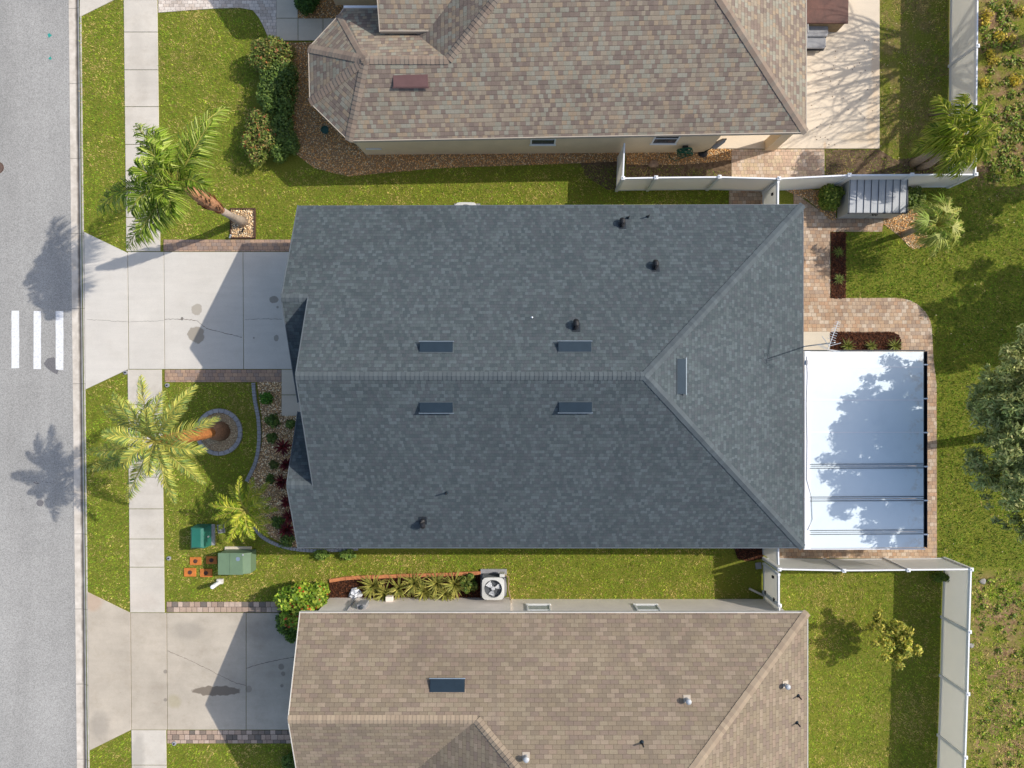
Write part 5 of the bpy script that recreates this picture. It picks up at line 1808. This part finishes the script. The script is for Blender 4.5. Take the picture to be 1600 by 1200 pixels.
fronds(t, tuple(P(276, 288, 5.9)), [(212, 196, 5.6), (238, 205, 6.6), (352, 168, 5.8), (330, 190, 7.0), (215, 262, 7.3), (165, 300, 4.9), (152, 330, 4.6), (198, 385, 4.9), (215, 372, 6.2), (268, 335, 6.8), (322, 292, 7.0), (250, 262, 7.6), (205, 330, 6.6), (228, 228, 6.9), (240, 352, 6.2), (262, 312, 7.4)],
       .75, .74, 64, PG1, width=.05, droop=.5, plume=.38, bend=.10)

# date palm in the ring
b = P(345, 674)
t = thing('palm_tree', 'feathery yellow green palm with an orange trunk in the round ring', 'palm tree', b, 'palm trees')
C2 = P(243, 689, 5.6)
tr = [b + Vector((0, 0, -.05)), b + Vector((-.02, 0, .5)), P(318, 678, 2.0), P(290, 682, 3.6), P(262, 686, 4.9), C2 + Vector((0, 0, -.05))]
obj('trunk', MB().tube(tr[:2] + [tr[1] + (tr[2] - tr[1]) * .4], [.42, .34, .22], 14), M['root'], t, smooth=True)
gb = MB().tube([tr[1] + (tr[2] - tr[1]) * .38] + tr[2:], [.19, .22, .235, .2, .1], 14)
for i in range(46):
    f = gr_.random()
    q = tr[2] + (tr[4] - tr[2]) * f
    a = gr_.random() * 6.28
    d_, s_ = Vector((math.cos(a), math.sin(a), 0)), Vector((-math.sin(a), math.cos(a), 0))
    q = q + d_ * .2
    gb.add([q - s_ * .06, q + s_ * .06, q + d_ * .06 + s_ * .03 + Vector((0, 0, .26)), q + d_ * .07 - s_ * .02 + Vector((0, 0, .24))], [(0, 1, 2, 3)])
obj('crown_shaft', gb, M['boot_orange'], t)
fronds(t, tuple(C2), [(219, 588, 6.0), (254, 612, 6.6), (307, 602, 5.4), (176, 613, 5.4), (158, 634, 5.0), (196, 628, 6.9), (160, 678, 6.7), (134, 706, 5.0), (136, 735, 4.6), (190, 728, 6.0), (198, 784, 5.0), (262, 738, 6.4), (272, 786, 4.9), (319, 756, 4.6),
                      (342, 653, 6.0), (322, 704, 5.6), (290, 636, 6.8), (228, 640, 7.0), (232, 742, 6.6)],
       .55, .43, 74, PG2, width=.036, droop=.3, plume=.2, bend=.05)

# small palm near the utility boxes
b = P(398, 792)
t = thing('palm_tree', 'small bushy bright yellow green palm beside the utility boxes', 'palm tree', b, 'palm trees')
C3 = P(384, 797, 1.55)
obj('trunk', MB().tube([b, b + Vector((0, 0, .9)), C3], [.10, .08, .06], 10), M['bark'], t, smooth=True)
tips = []
g3 = random.Random(3)
for i, (a, r_) in enumerate(((0, 46), (25, 40), (50, 52), (78, 48), (100, 50), (125, 44), (150, 50), (172, 54), (195, 52), (215, 48), (240, 54), (262, 46), (285, 44), (310, 50), (335, 42), (40, 26), (225, 28))):
    r_ *= 1.08
    tips.append((384 + r_ * math.cos(math.radians(a)), 797 - r_ * math.sin(math.radians(a)), 1.5 + g3.uniform(-.3, .5) - (.1 if r_ > 45 else -.5)))
fronds(t, tuple(C3), tips, .42, .30, 44, PG3, width=.036, droop=.35, plume=.2, bend=.08)

# palm at the fence corner
b = P(1430, 252)
t = thing('palm_tree', 'dark green palm leaning over the upper right fence corner', 'palm tree', b, 'palm trees')
C4 = P(1500, 214, 3.4)
obj('trunk', MB().tube([P(1426, 256), P(1440, 248, .8), P(1466, 232, 2.2), C4], [.17, .14, .12, .08], 12), M['bark'], t, smooth=True)
C4b = P(1492, 224, 3.1)
obj('trunk', MB().tube([P(1436, 262), P(1452, 257, .9), P(1474, 240, 2.2), C4b], [.15, .12, .11, .07], 12), M['bark'], t, smooth=True)
tips = [(1464, 152, 3.2), (1508, 148, 3.6), (1552, 158, 3.6), (1560, 200, 3.4), (1556, 216, 3.0), (1545, 240, 3.2), (1524, 258, 2.6), (1492, 278, 2.7), (1468, 276, 2.5), (1480, 250, 4.0), (1446, 232, 2.7), (1426, 234, 2.4), (1446, 200, 3.0), (1520, 180, 4.3), (1478, 190, 4.2), (1535, 215, 4.1), (1510, 245, 4.0), (1455, 215, 3.6)]
fronds(t, tuple(C4), tips, .45, .56, 56, PG4, width=.058, droop=.6, plume=.5, bend=.08)


# fan palm behind the shed
def fan_leaf(C, tip, R, rng, cols, n=18, spread=2.4):
    C, tip = np.array(C), np.array(tip)
    mid = (C + tip) / 2 + np.array((0, 0, .3))
    V, K = [], []
    ts = np.linspace(0, 1, 8)[:, None]
    pts = (1 - ts) ** 2 * C + 2 * ts * (1 - ts) * mid + ts ** 2 * tip
    d = pts[-1] - pts[-2]
    d /= np.linalg.norm(d)
    s = np.cross(d, (0, 0, 1))
    s /= np.linalg.norm(s)
    for i in range(7):
        V.append(np.stack([pts[i] - s * .015, pts[i] + s * .015, pts[i + 1] + s * .015, pts[i + 1] - s * .015]))
        K.append(np.tile(np.array(lin(150, 160, 80)), (4, 1)))
    base = np.array(cols)[rng.integers(0, len(cols))]
    for i in range(n):
        a = (i / (n - 1) - .5) * spread
        v = d * math.cos(a) + s * math.sin(a)
        L = R * (.75 + .3 * math.cos(a)) * (.75 + .5 * rng.random())
        nrm = np.cross(v, np.cross(s, d))
        w = nrm / np.linalg.norm(nrm) * R * .038
        z = np.array((0, 0, .03 * (1 if i % 2 else -1)))
        m_ = tip + v * L * .5 + z
        e = tip + v * L - np.array((0, 0, L * .42 * rng.random() + .06))
        c = base * (.75 + .5 * rng.random())
        V += [np.stack([tip, m_ - w, m_ - w, m_ + w]), np.stack([m_ - w, m_ + w, e + w * .1, e - w * .1])]
        V[-2] = np.stack([tip - w * .1, tip + w * .1, m_ + w, m_ - w])
        K += [np.tile(c, (4, 1)), np.tile(c, (4, 1))]
    return np.concatenate(V), np.concatenate(K)


b = P(1412, 366)
t = thing('palm_tree', 'pale yellow green palm with drooping leaves growing right of the shed', 'palm tree', b, 'palm trees')
C5 = P(1462, 352, 2.3)
obj('trunk', MB().tube([b, b + Vector((.1, .05, .5)), P(1440, 357, 1.5), C5], [.14, .11, .10, .07], 12), M['bark'], t, smooth=True)
g5 = np.random.default_rng(5)
PG5 = [(.28, .37, .05), (.40, .43, .09), (.18, .28, .03), (.48, .48, .13)]
for a, r_, z in ((80, 34, 2.3), (140, 34, 2.0), (230, 30, 1.9), (325, 32, 2.1), (160, 18, 3.0), (280, 16, 2.8), (60, 22, 2.7), (350, 22, 2.7)):
    tp_ = P(1468 + r_ * .95 * math.cos(math.radians(a)), 350 - r_ * .95 * math.sin(math.radians(a)), z)
    v, c = fan_leaf(tuple(C5), tuple(tp_), .55, g5, PG5)
    npmesh('fan_leaf', v, 4, c, M['leaf'], t)


tips = []
for i_, (a, r_) in enumerate(((5, 40), (35, 44), (65, 46), (95, 44), (125, 46), (150, 42), (180, 44), (205, 40), (235, 46), (262, 52), (290, 46), (318, 44), (345, 42), (20, 24), (110, 26), (200, 24), (300, 26))):
    tips.append((1466 + r_ * math.cos(math.radians(a)), 350 - r_ * math.sin(math.radians(a)), 1.7 + .5 * ((i_ * 7) % 5) / 5 + (.9 if r_ < 30 else 0)))
fronds(t, tuple(C5), tips, .42, .36, 30, PG5, width=.05, droop=.55, plume=.4, bend=.06)


# ------------------------------------------------------------------ shrubs and trees
def leaves(clumps, n, size, cols, rng, shell=.75, aspect=1.9, up=.5, accents=None, acc=0.0, var=.35):
    """clumps: (centre, (rx, ry, rz), weight) ; diamond leaves through each ellipsoid, denser near its surface"""
    w = np.array([c[2] for c in clumps], float)
    w /= w.sum()
    k_ = rng.choice(len(clumps), n, p=w)
    cen = np.array([c[0] for c in clumps])[k_]
    rad = np.array([c[1] for c in clumps])[k_]
    d = rng.normal(0, 1, (n, 3))
    d /= np.linalg.norm(d, axis=1, keepdims=True)
    rr = shell + (1 - shell) * rng.random(n)
    inner = rng.random(n) < .3
    rr[inner] = rng.random(inner.sum()) ** .5
    rr *= 1 + rng.normal(0, .06, n)
    p_ = cen + d * rad * rr[:, None]
    nrm = d * .8 + rng.normal(0, .6, (n, 3)) + np.array((0, 0, up))
    nrm /= np.linalg.norm(nrm, axis=1, keepdims=True)
    a = np.cross(nrm, rng.normal(0, 1, (n, 3)))
    a /= np.linalg.norm(a, axis=1, keepdims=True)
    b_ = np.cross(nrm, a)
    s = size * (.65 + .7 * rng.random(n))[:, None]
    q = np.stack([p_ - a * s * aspect / 2, p_ + b_ * s / 2, p_ + a * s * aspect / 2, p_ - b_ * s / 2], 1)
    cl = np.array(cols)
    ck = (.8 + .4 * np.random.default_rng(9).random(len(clumps)))[k_]
    c = cl[rng.integers(0, len(cl), n)] * ck[:, None] * (1 - var + 2 * var * rng.random((n, 1)))
    if accents is not None:
        m_ = (rng.random(n) < acc) & (d[:, 2] > -.1) & (rr > .6)
        ac = np.array(accents)
        c[m_] = ac[rng.integers(0, len(ac), m_.sum())]
    return q.reshape(-1, 3), np.repeat(c, 4, 0)


def shrub(name, label, cat, px_, py_, r, h, cols, n, size, group=None, lumps=7, accents=None, acc=0., mat='leaf', ry=None, seed=1, rot=0.0, aspect=1.9):
    c = P(px_, py_)
    t_ = thing(name, label, cat, c, group)
    g = np.random.default_rng(seed * 17 + int(px_))
    ry = ry or r
    cl = [((c.x, c.y, h * .5), (r * .8, ry * .8, h * .45), 2.0)]
    for i in range(lumps):
        a = 2 * math.pi * i / lumps + g.normal(0, .3)
        k_ = .55 + .12 * g.random()
        ex, ey = math.cos(a) * r * k_, math.sin(a) * ry * k_
        cr, sr = math.cos(rot), math.sin(rot)
        s_ = (.36 + .16 * g.random())
        cl.append(((c.x + ex * cr - ey * sr, c.y + ex * sr + ey * cr, h * (.42 + .2 * g.random())), (r * s_, ry * s_, h * (.36 + .1 * g.random())), .8))
    cl.append(((c.x + g.normal(0, r * .12), c.y + g.normal(0, ry * .12), h * .68), (r * .42, ry * .42, h * .32), .9))
    v, k2 = leaves(cl, n, size, cols, g, accents=accents, acc=acc, aspect=aspect)
    v[:, 2] = np.maximum(v[:, 2], .01)
    npmesh('foliage', v, 4, k2, M[mat], t_)
    st = MB()
    for i in range(5):
        a = i * 1.26
        st.tube([(c.x + .02 * math.cos(a), c.y + .02 * math.sin(a), 0), (c.x + r * .3 * math.cos(a), c.y + ry * .3 * math.sin(a), h * .6)], [.018, .006], 5)
    obj('stems', st, M['twig'], t_)
    return t_


DKG = [(.09, .15, .028), (.13, .20, .035), (.06, .11, .022), (.17, .23, .045), (.11, .17, .04)]
OLV = [(.09, .12, .03), (.13, .16, .04), (.06, .09, .02), (.16, .17, .05)]
RED = [(.40, .16, .06), (.36, .10, .04), (.42, .24, .09)]
IX = [(.13, .19, .03), (.20, .25, .045), (.09, .14, .025), (.28, .29, .06), (.20, .16, .05)]
shrub('hedge_shrub', 'dense dark shrub in the hedge nearest the walkway, topped with red flowers', 'shrub', 436, 102, .95, 1.35, IX, 8000, .055, 'hedge shrubs by the tan house', accents=RED, acc=.07, seed=1, ry=.8)
shrub('hedge_shrub', 'largest dark green shrub in the middle of the curved hedge', 'shrub', 447, 150, .85, 1.3, DKG, 7000, .06, 'hedge shrubs by the tan house', seed=2, ry=1.15)
shrub('hedge_shrub', 'dark green shrub in the hedge closest to the gravel side', 'shrub', 448, 222, .72, 1.1, DKG, 5500, .06, 'hedge shrubs by the tan house', seed=3, ry=1.0)
shrub('hedge_shrub', 'orange flecked sunlit shrub at the lower left end of the hedge', 'shrub', 416, 222, .80, 1.15, IX, 8000, .055, 'hedge shrubs by the tan house', accents=RED, acc=.09, seed=4, ry=1.15)
shrub('shrub', 'round deep green bush between walkway and top edge', 'shrub', 483, 8, .5, .8, [(.06, .13, .02), (.09, .17, .03), (.04, .09, .015)], 3500, .06, seed=5)
shrub('shrub', 'bright yellow green bush with red flowers at the brown roof corner', 'shrub', 484, 934, 1.05, 1.75, [(.16, .27, .02), (.26, .36, .03), (.10, .19, .015), (.34, .40, .05)], 8500, .09, None, 9, [(.5, .03, .02), (.55, .10, .03)], .045, 'leaf', .95, 6)
shrub('shrub', 'darker bush tucked under the left eave of the brown roof', 'shrub', 463, 968, .62, 1.2, [(.07, .14, .02), (.11, .2, .025), (.05, .1, .015)], 3500, .08, seed=7)
shrub('shrub', 'small green bush at the bottom edge beside the weathered driveway', 'shrub', 461, 1186, .45, .7, [(.07, .13, .02), (.11, .18, .03)], 2200, .06, seed=8)
shrub('shrub', 'round clipped yellow green bush left of the storage shed', 'shrub', 1290, 311, .52, .95, [(.13, .20, .02), (.20, .26, .03), (.08, .14, .015), (.27, .30, .05)], 4500, .055, seed=9)
shrub('shrub', 'leafy low plant right of the shed beside the fan palm', 'shrub', 1418, 312, .48, .6, [(.12, .19, .03), (.18, .24, .04), (.08, .13, .02)], 2200, .06, seed=10)
shrub('shrub', 'weedy clump at the foot of the lower fence corner', 'shrub', 1466, 899, .36, .5, [(.09, .16, .02), (.15, .2, .03)], 1200, .05, seed=11, ry=.2)

# rock-bed plants at the front of the main house
small = [(418, 623, .28, .30, [(.08, .22, .02), (.12, .28, .03), (.06, .16, .015)], 'bright green tuft at the top of the front rock bed'),
         (427, 657, .30, .30, DKG, 'dusky green tuft below the bright one in the front rock bed'),
         (456, 662, .20, .30, DKG, 'small dark tuft at the entry corner of the front rock bed'),
         (426, 684, .22, .28, DKG, 'small dark green tuft halfway down the front rock bed'),
         (429, 726, .18, .2, OLV, 'sparse olive tuft left of the second red plant'),
         (424, 748, .2, .2, DKG, 'low dark tuft right of the curved edging end'),
         (436, 815, .28, .25, DKG, 'dark ground plant right of the small palm'),
         (450, 842, .34, .3, DKG, 'dark low shrub at the lower corner of the front rock bed')]
for a, b_, r_, h_, cl_, lab in small:
    shrub('bed_plant', lab, 'plant', a, b_, r_, h_, cl_, 500, .06, 'tufts in the front rock bed', 5, seed=int(a))
for a, b_, r_ in ((505, 865, .3), (545, 864, .32)):
    shrub('bed_plant', 'light green leafy plant under the lower grey eave, %s' % ('left one of two' if a < 520 else 'right one of two'), 'plant', a, b_, r_, .35, [(.12, .2, .03), (.2, .28, .05)], 450, .09, 'leafy plants under the lower eave', 5, seed=int(a), ry=.2)


def spiky(label, px_, py_, R, n, cols, cat='plant', group=None, name='spiky_plant', width=.045, lift=(.35, 1.2), base_h=.05, mat='leaf', seed=1, edge=None):
    c = P(px_, py_)
    t_ = thing(name, label, cat, c, group)
    g = np.random.default_rng(seed + int(px_) * 3)
    V, K = [], []
    for i in range(n):
        a = i * 2.39996 + g.normal(0, .2)
        el = lift[0] + (lift[1] - lift[0]) * (i / n)
        L = R * (.75 + .45 * g.random())
        d = np.array((math.cos(a) * math.cos(el), math.sin(a) * math.cos(el), math.sin(el)))
        s = np.array((-math.sin(a), math.cos(a), 0)) * width / 2
        b0_ = np.array((c.x, c.y, base_h))
        m_ = b0_ + d * L * .55
        e = b0_ + d * L + np.array((math.cos(a), math.sin(a), 0)) * L * .12 - np.array((0, 0, L * .22 * math.cos(el)))
        cc = np.array(cols[g.integers(0, len(cols))]) * (.75 + .5 * g.random())
        if edge is not None and g.random() < .4:
            cc = np.array(edge) * (.7 + .5 * g.random())
        for f0, f1, cx_ in ((-1, -.3, edge), (-.3, .3, None), (.3, 1, edge)):
            kk = cc if cx_ is None else cc * .3 + np.array(cx_) * (.5 + .4 * g.random())
            V.append(np.stack([b0_ + s * f0 * .6, b0_ + s * f1 * .6, m_ + s * f1, m_ + s * f0]))
            V.append(np.stack([m_ + s * f0, m_ + s * f1, e + s * f1 * .1, e + s * f0 * .1]))
            K += [np.tile(kk, (8, 1))]
    npmesh('leaves', np.concatenate(V), 4, np.concatenate(K), M[mat], t_)
    obj('crown_base', MB().lathe(c, [(.05, 0), (.06, base_h), (.02, base_h + .08)], 8), M['twig'], t_)
    return t_


CORD = [(.10, .012, .016), (.16, .018, .02), (.06, .01, .014), (.20, .03, .03)]
for a, b_, r_, lab in ((445, 697, .42, 'largest dark red leafed plant, topmost against the grey house'), (451, 725, .34, 'dark red plant second from the top by the house wall'), (444, 752, .36, 'bright red plant midway down the front wall'),
                       (452, 783, .34, 'maroon plant below the gable tip at the front wall'), (455, 806, .32, 'dusky maroon plant second from the bottom by the wall'), (451, 825, .42, 'wide bright red plant, lowest by the front wall')):
    spiky(lab, a, b_, r_, 34, CORD, 'plant', 'red cordylines along the front wall', 'red_plant', .075, (.2, 1.3), .15)
ED = (.46, .42, .10)
GRN = [(.06, .12, .02), (.09, .15, .025), (.13, .18, .03)]
spots = [(584, 913, .62, 'leftmost yellow edged spiky plant, beside the white bag'), (602, 925, .55, 'spiky plant second from the left, close to the wall'), (624, 917, .5, 'spiky plant third from the left in the row'),
         (648, 910, .55, 'spiky plant left of the middle, near the terracotta edging'), (663, 922, .55, 'middle spiky plant low against the wall'), (683, 910, .58, 'spiky plant just right of the middle of the row'),
         (697, 925, .5, 'low spiky plant right of the middle, near the wall'), (711, 911, .6, 'tall spiky plant second from the right end')]
for a, b_, r_, lab in spots:
    spiky(lab, a, b_, r_ * 1.12, 58, GRN, 'plant', 'yellow edged spiky plants along the beige wall', 'spiky_plant', .055, (.25, 1.35), .1, edge=ED)
shrub('bed_plant', 'rounded green plant between the spiky row and the air conditioner', 'plant', 733, 909, .38, .55, [(.08, .14, .02), (.13, .19, .03), (.20, .22, .04)], 1200, .07, seed=31)
for a, b_, r_, lab in ((1308.5, 394.5, .26, 'pale grassy plant in the upper half of the upright mulch bed'), (1309, 437, .26, 'yellow green grassy plant in the lower half of the upright mulch bed')):
    spiky(lab, a, b_, r_, 50, [(.17, .24, .04), (.28, .32, .07), (.12, .18, .03)], 'plant', 'grassy plants in the upright mulch bed', 'grassy_plant', .022, (.2, 1.3), .05)
for a, r_, lab in ((1322, .32, 'left grassy clump in the bed above the white patio roof'), (1359, .28, 'middle grassy clump in the bed above the white patio roof'), (1396, .36, 'right grassy clump in the bed above the white patio roof')):
    spiky(lab, a, 541, r_, 60, [(.20, .24, .04), (.30, .30, .06), (.13, .17, .03)], 'plant', 'grassy clumps above the white patio roof', 'grassy_plant', .022, (.2, 1.3), .05)


def branch(mb_, p0, d, L, r, depth, rng, ends, spread=.6, grav=.0, kids=(2, 4), bias=None):
    pts, rad = [p0], [r]
    q = Vector(p0)
    d = Vector(d).normalized()
    n = 5
    for i in range(n):
        d = (d + Vector((rng.gauss(0, .13), rng.gauss(0, .13), rng.gauss(0, .10) + grav))).normalized()
        if bias is not None:
            d = (d + bias * .06).normalized()
        q = q + d * (L / n)
        pts.append(q.copy())
        rad.append(r * (1 - .55 * (i + 1) / n))
    mb_.tube(pts, rad, 7 if r > .04 else 4)
    if depth == 0:
        ends.append((q.copy(), d.copy()))
        return
    for i in range(rng.randint(*kids)):
        f = rng.uniform(.35, 1.0)
        k_ = min(n, int(f * n))
        nd = (d + Vector((rng.gauss(0, spread), rng.gauss(0, spread), rng.gauss(0, spread * .6)))).normalized()
        branch(mb_, pts[k_], nd, L * rng.uniform(.55, .78), rad[k_] * .68, depth - 1, rng, ends, spread, grav, kids, bias)
    branch(mb_, q, d, L * .7, rad[-1], depth - 1, rng, ends, spread, grav, kids, bias)


# bushy tree overhanging the back lawn at the right edge
def leafy_tree(label, base, cz, rx, ry, rz, cols, n, size, seed, group=None, nc=60, name='leafy_tree', limbs=8, lean=0.0):
    t_ = thing(name, label, 'tree', base + Vector((lean, 0, 0)), group)
    rg = random.Random(seed)
    g = np.random.default_rng(seed)
    cc = Vector((base.x, base.y, cz))
    tk = MB()
    tk.tube([base + Vector((lean, 0, 0)), base + Vector((.05 + lean * .8, .03, cz * .3)), Vector((base.x + .1, base.y, cz * .62))], [.24, .19, .15], 10)
    obj('trunk', tk, M['twig'], t_, smooth=True)
    cl = []
    lm = MB()
    for i in range(nc):
        d = Vector(g.normal(0, 1, 3)).normalized()
        k_ = g.random() ** .45
        p_ = cc + Vector((d.x * rx * k_, d.y * ry * k_, d.z * rz * k_))
        s = (.12 + .30 * g.random() ** 1.5) if nc > 300 else (.20 + .28 * g.random())
        e_ = 1 + .8 * g.random()
        cl.append((tuple(p_), (s * e_, s / e_ ** .5, s * .6), s * s * (1.0 if k_ < .85 else .6)))
        if i < limbs * 4:
            o_ = Vector((base.x + .1, base.y, cz * .6))
            m_ = (o_ + p_) / 2 + Vector((0, 0, .3))
            lm.tube([o_, m_, p_], [.09, .045, .012], 5)
    obj('limbs', lm, M['twig'], t_)
    v, k2 = leaves(cl, n, size, cols, g, .2, 3.0, .35, var=.4)
    npmesh('crown', v, 4, k2, M['leaf'], t_)
    return t_


OAKS = [(.30, .36, .11), (.36, .41, .13), (.24, .29, .09), (.42, .44, .15), (.48, .47, .18)]
OAK = [(.22, .26, .07), (.28, .32, .09), (.17, .21, .06), (.35, .36, .12), (.42, .40, .15)]
leafy_tree('feathery olive green tree spreading in from the right edge', Vector((18.7, -1.8, 0)), 5.4, 3.1, 4.0, 2.0, OAKS, 110000, .062, 4, None, 820, lean=2.6)
leafy_tree('dense tree beyond the right edge shading the back lawn', Vector((26.4, 4.6, 0)), 5.8, 2.2, 2.4, 1.6, OAK, 20000, .085, 8, None, 110)
leafy_tree('small broadleaf tree beyond the right edge, shading the grass near the fence corner', Vector((24.0, 9.0, 0)), 4.6, 1.6, 1.6, 1.2, OAK, 12000, .085, 12, None, 70)
# bare tree outside the top right corner (its branches throw shadows on the slab)
t = thing('bare_tree', 'leafless spreading tree just beyond the top right corner', 'tree', Vector((24.4, 15.2, 0)))
rg = random.Random(21)
tm = MB()
tm.tube([(24.4, 15.2, -.1), (24.35, 15.15, 2.0), (24.0, 15.0, 3.9)], [.34, .28, .24], 10)
obj('trunk', tm, M['twig'], t, smooth=True)
ends = []
lm = MB()
for d in ((-.9, -.35, .7), (-1.0, .25, .7), (-.7, -.75, .7), (-.3, .6, .9), (.4, .1, 1), (-.95, -.1, .4)):
    branch(lm, Vector((24.0, 15.0, 3.85)), d, 3.1, .17, 3, rg, ends, .48, .0, (2, 4), Vector((-.6, -.15, .0)))
obj('crown', lm, M['twig'], t)
# young citrus tree on the lower right lawn
b = P(1366, 980)
t = thing('citrus_tree', 'thin young tree with sparse yellow leaves on the lower right lawn', 'tree', b)
rg = random.Random(5)
lm = MB()
obj('trunk', MB().tube([b, b + Vector((0, 0, .5)), b + Vector((.02, .01, .95))], [.045, .035, .03], 8), M['twig'], t)
ends = []
for i in range(7):
    a = i * .9
    branch(lm, b + Vector((.02, .01, .85)), (math.cos(a) * .8, math.sin(a) * .8, .7), .74, .02, 1, rg, ends, .5, 0, (2, 3))
obj('limbs', lm, M['twig'], t)
cc_ = b + Vector((.12, .0, 1.45))
gq = np.random.default_rng(77)
cl = [(tuple(cc_ + Vector((gq.uniform(-.62, .62), gq.uniform(-.7, .7), gq.uniform(-.2, .25)))), (.19, .19, .14), .8) for i in range(26)] + [(tuple(e), (.18, .18, .15), 1) for e, d in ends] + [(tuple(e * .5 + (b + Vector((0, 0, 1.2))) * .5), (.16, .16, .14), .7) for e, d in ends[::2]]
v, k2 = leaves(cl, 8500, .058, [(.36, .38, .04), (.52, .47, .07), (.24, .29, .04), (.60, .50, .09)], np.random.default_rng(6), .2, 2.0)
npmesh('crown', v, 4, k2, M['leaf'], t)

# weeds beyond the fences: low ground cover, uncountable
g = np.random.default_rng(40)
cl = []
for (x0_, y0_, x1_, y1_, n_) in ((1532, -20, 1640, 260, 150), (1548, 170, 1640, 280, 120), (1525, 900, 1640, 1230, 110)):
    for i in range(n_):
        p_ = P(g.uniform(x0_, x1_), g.uniform(y0_, y1_))
        s = g.uniform(.05, .24) * (1.0 if y0_ < 500 else .75)
        cl.append(((p_.x, p_.y, s * .3), (s, s, s * .5), s))
v, k2 = leaves(cl, 15000, .062, [(.18, .28, .03), (.26, .36, .04), (.12, .19, .025), (.38, .36, .06), (.34, .24, .10)], g, .3, 1.8, .8)
v[:, 2] = np.maximum(v[:, 2], .005)
tag(npmesh('weeds', v, 4, k2, M['leaf']), 'low green and brown weeds on the rough ground beyond the fences', 'weeds', kind='stuff')
cl = []
for (a, b_, s) in ((1560, 60, .3), (1550, 95, .32), (1535, 130, .22), (1583, 130, .26), (1577, 62, .22), (1545, 85, .2), (1585, 125, .3), (1538, 35, .2), (1590, 20, .25), (1540, 25, .28)):
    p_ = P(a, b_)
    cl.append(((p_.x, p_.y, .12), (s, s, .12), s))
v, k2 = leaves(cl, 1300, .055, [(.55, .40, .03), (.45, .36, .03), (.3, .28, .03), (.6, .46, .06)], g, .3, 1.6, .8)
v[:, 2] = np.maximum(v[:, 2], .005)
tag(npmesh('yellow_weeds', v, 4, k2, M['leaf']), 'bright yellow weeds along the outside of the upper right fence', 'weeds', kind='stuff')
# dry leaves scattered on slab, yard and beds
v, k2 = [], []
n_ = 420
xs = np.concatenate([g.uniform(1265, 1372, 60), g.uniform(1376, 1480, 220), g.uniform(1430, 1620, 140)])
ysn = np.concatenate([g.uniform(60, 230, 60), g.uniform(0, 285, 220), g.uniform(285, 880, 140)])
pp = np.array([P(a, b_, .055 if i < 60 else .05) for i, (a, b_) in enumerate(zip(xs, ysn))])
a = g.random(n_) * 6.28
d = np.stack([np.cos(a), np.sin(a), g.normal(0, .2, n_)], 1) * .035
s = np.stack([-np.sin(a), np.cos(a), g.normal(0, .2, n_)], 1) * .018
q = np.stack([pp - d, pp + s, pp + d, pp - s], 1).reshape(-1, 3)
c = np.array([lin(96, 72, 50), lin(150, 120, 80), lin(205, 190, 150), lin(120, 84, 56)])[g.integers(0, 4, n_)]
tag(npmesh('fallen_leaves', q, 4, np.repeat(c, 4, 0), M['leaf']), 'dry fallen leaves scattered on slab and back lawns', 'leaves', kind='stuff')

# ------------------------------------------------------------------ light, sky, camera
w = bpy.data.worlds.new('World')
scene.world = w
w.use_nodes = True
nt = w.node_tree
bg = nt.nodes['Background']
sky = nt.nodes.new('ShaderNodeTexSky')
sky.sky_type = 'NISHITA'
sky.sun_disc = False
sky.dust_density = 2.0
sky.ozone_density = 1.0
sd_ = -SUN
sky.sun_elevation = math.asin(sd_.z)
sky.sun_rotation = math.atan2(sd_.x, sd_.y)
nt.links.new(sky.outputs[0], bg.inputs[0])
bg.inputs[1].default_value = 0.15
sl = bpy.data.lights.new('sun', 'SUN')
sl.energy = 3.3
sl.angle = math.radians(0.5)
sl.color = (1.0, 0.945, 0.87)
so = bpy.data.objects.new('sun', sl)
col.objects.link(so)
so.location = (20, 6, 25)
so.rotation_euler = SUN.to_track_quat('-Z', 'Y').to_euler()
cam = bpy.data.cameras.new('camera')
cam.sensor_width = 36
cam.lens = 36 * F / 1600
cam.clip_end = 500
co = bpy.data.objects.new('camera', cam)
col.objects.link(co)
co.location = (0, 0, H)
scene.camera = co
scene.view_settings.view_transform = 'Standard'
scene.view_settings.look = 'None'
scene.view_settings.exposure = 0.34
scene.view_settings.gamma = 1.0
scene.cycles.max_bounces = 6
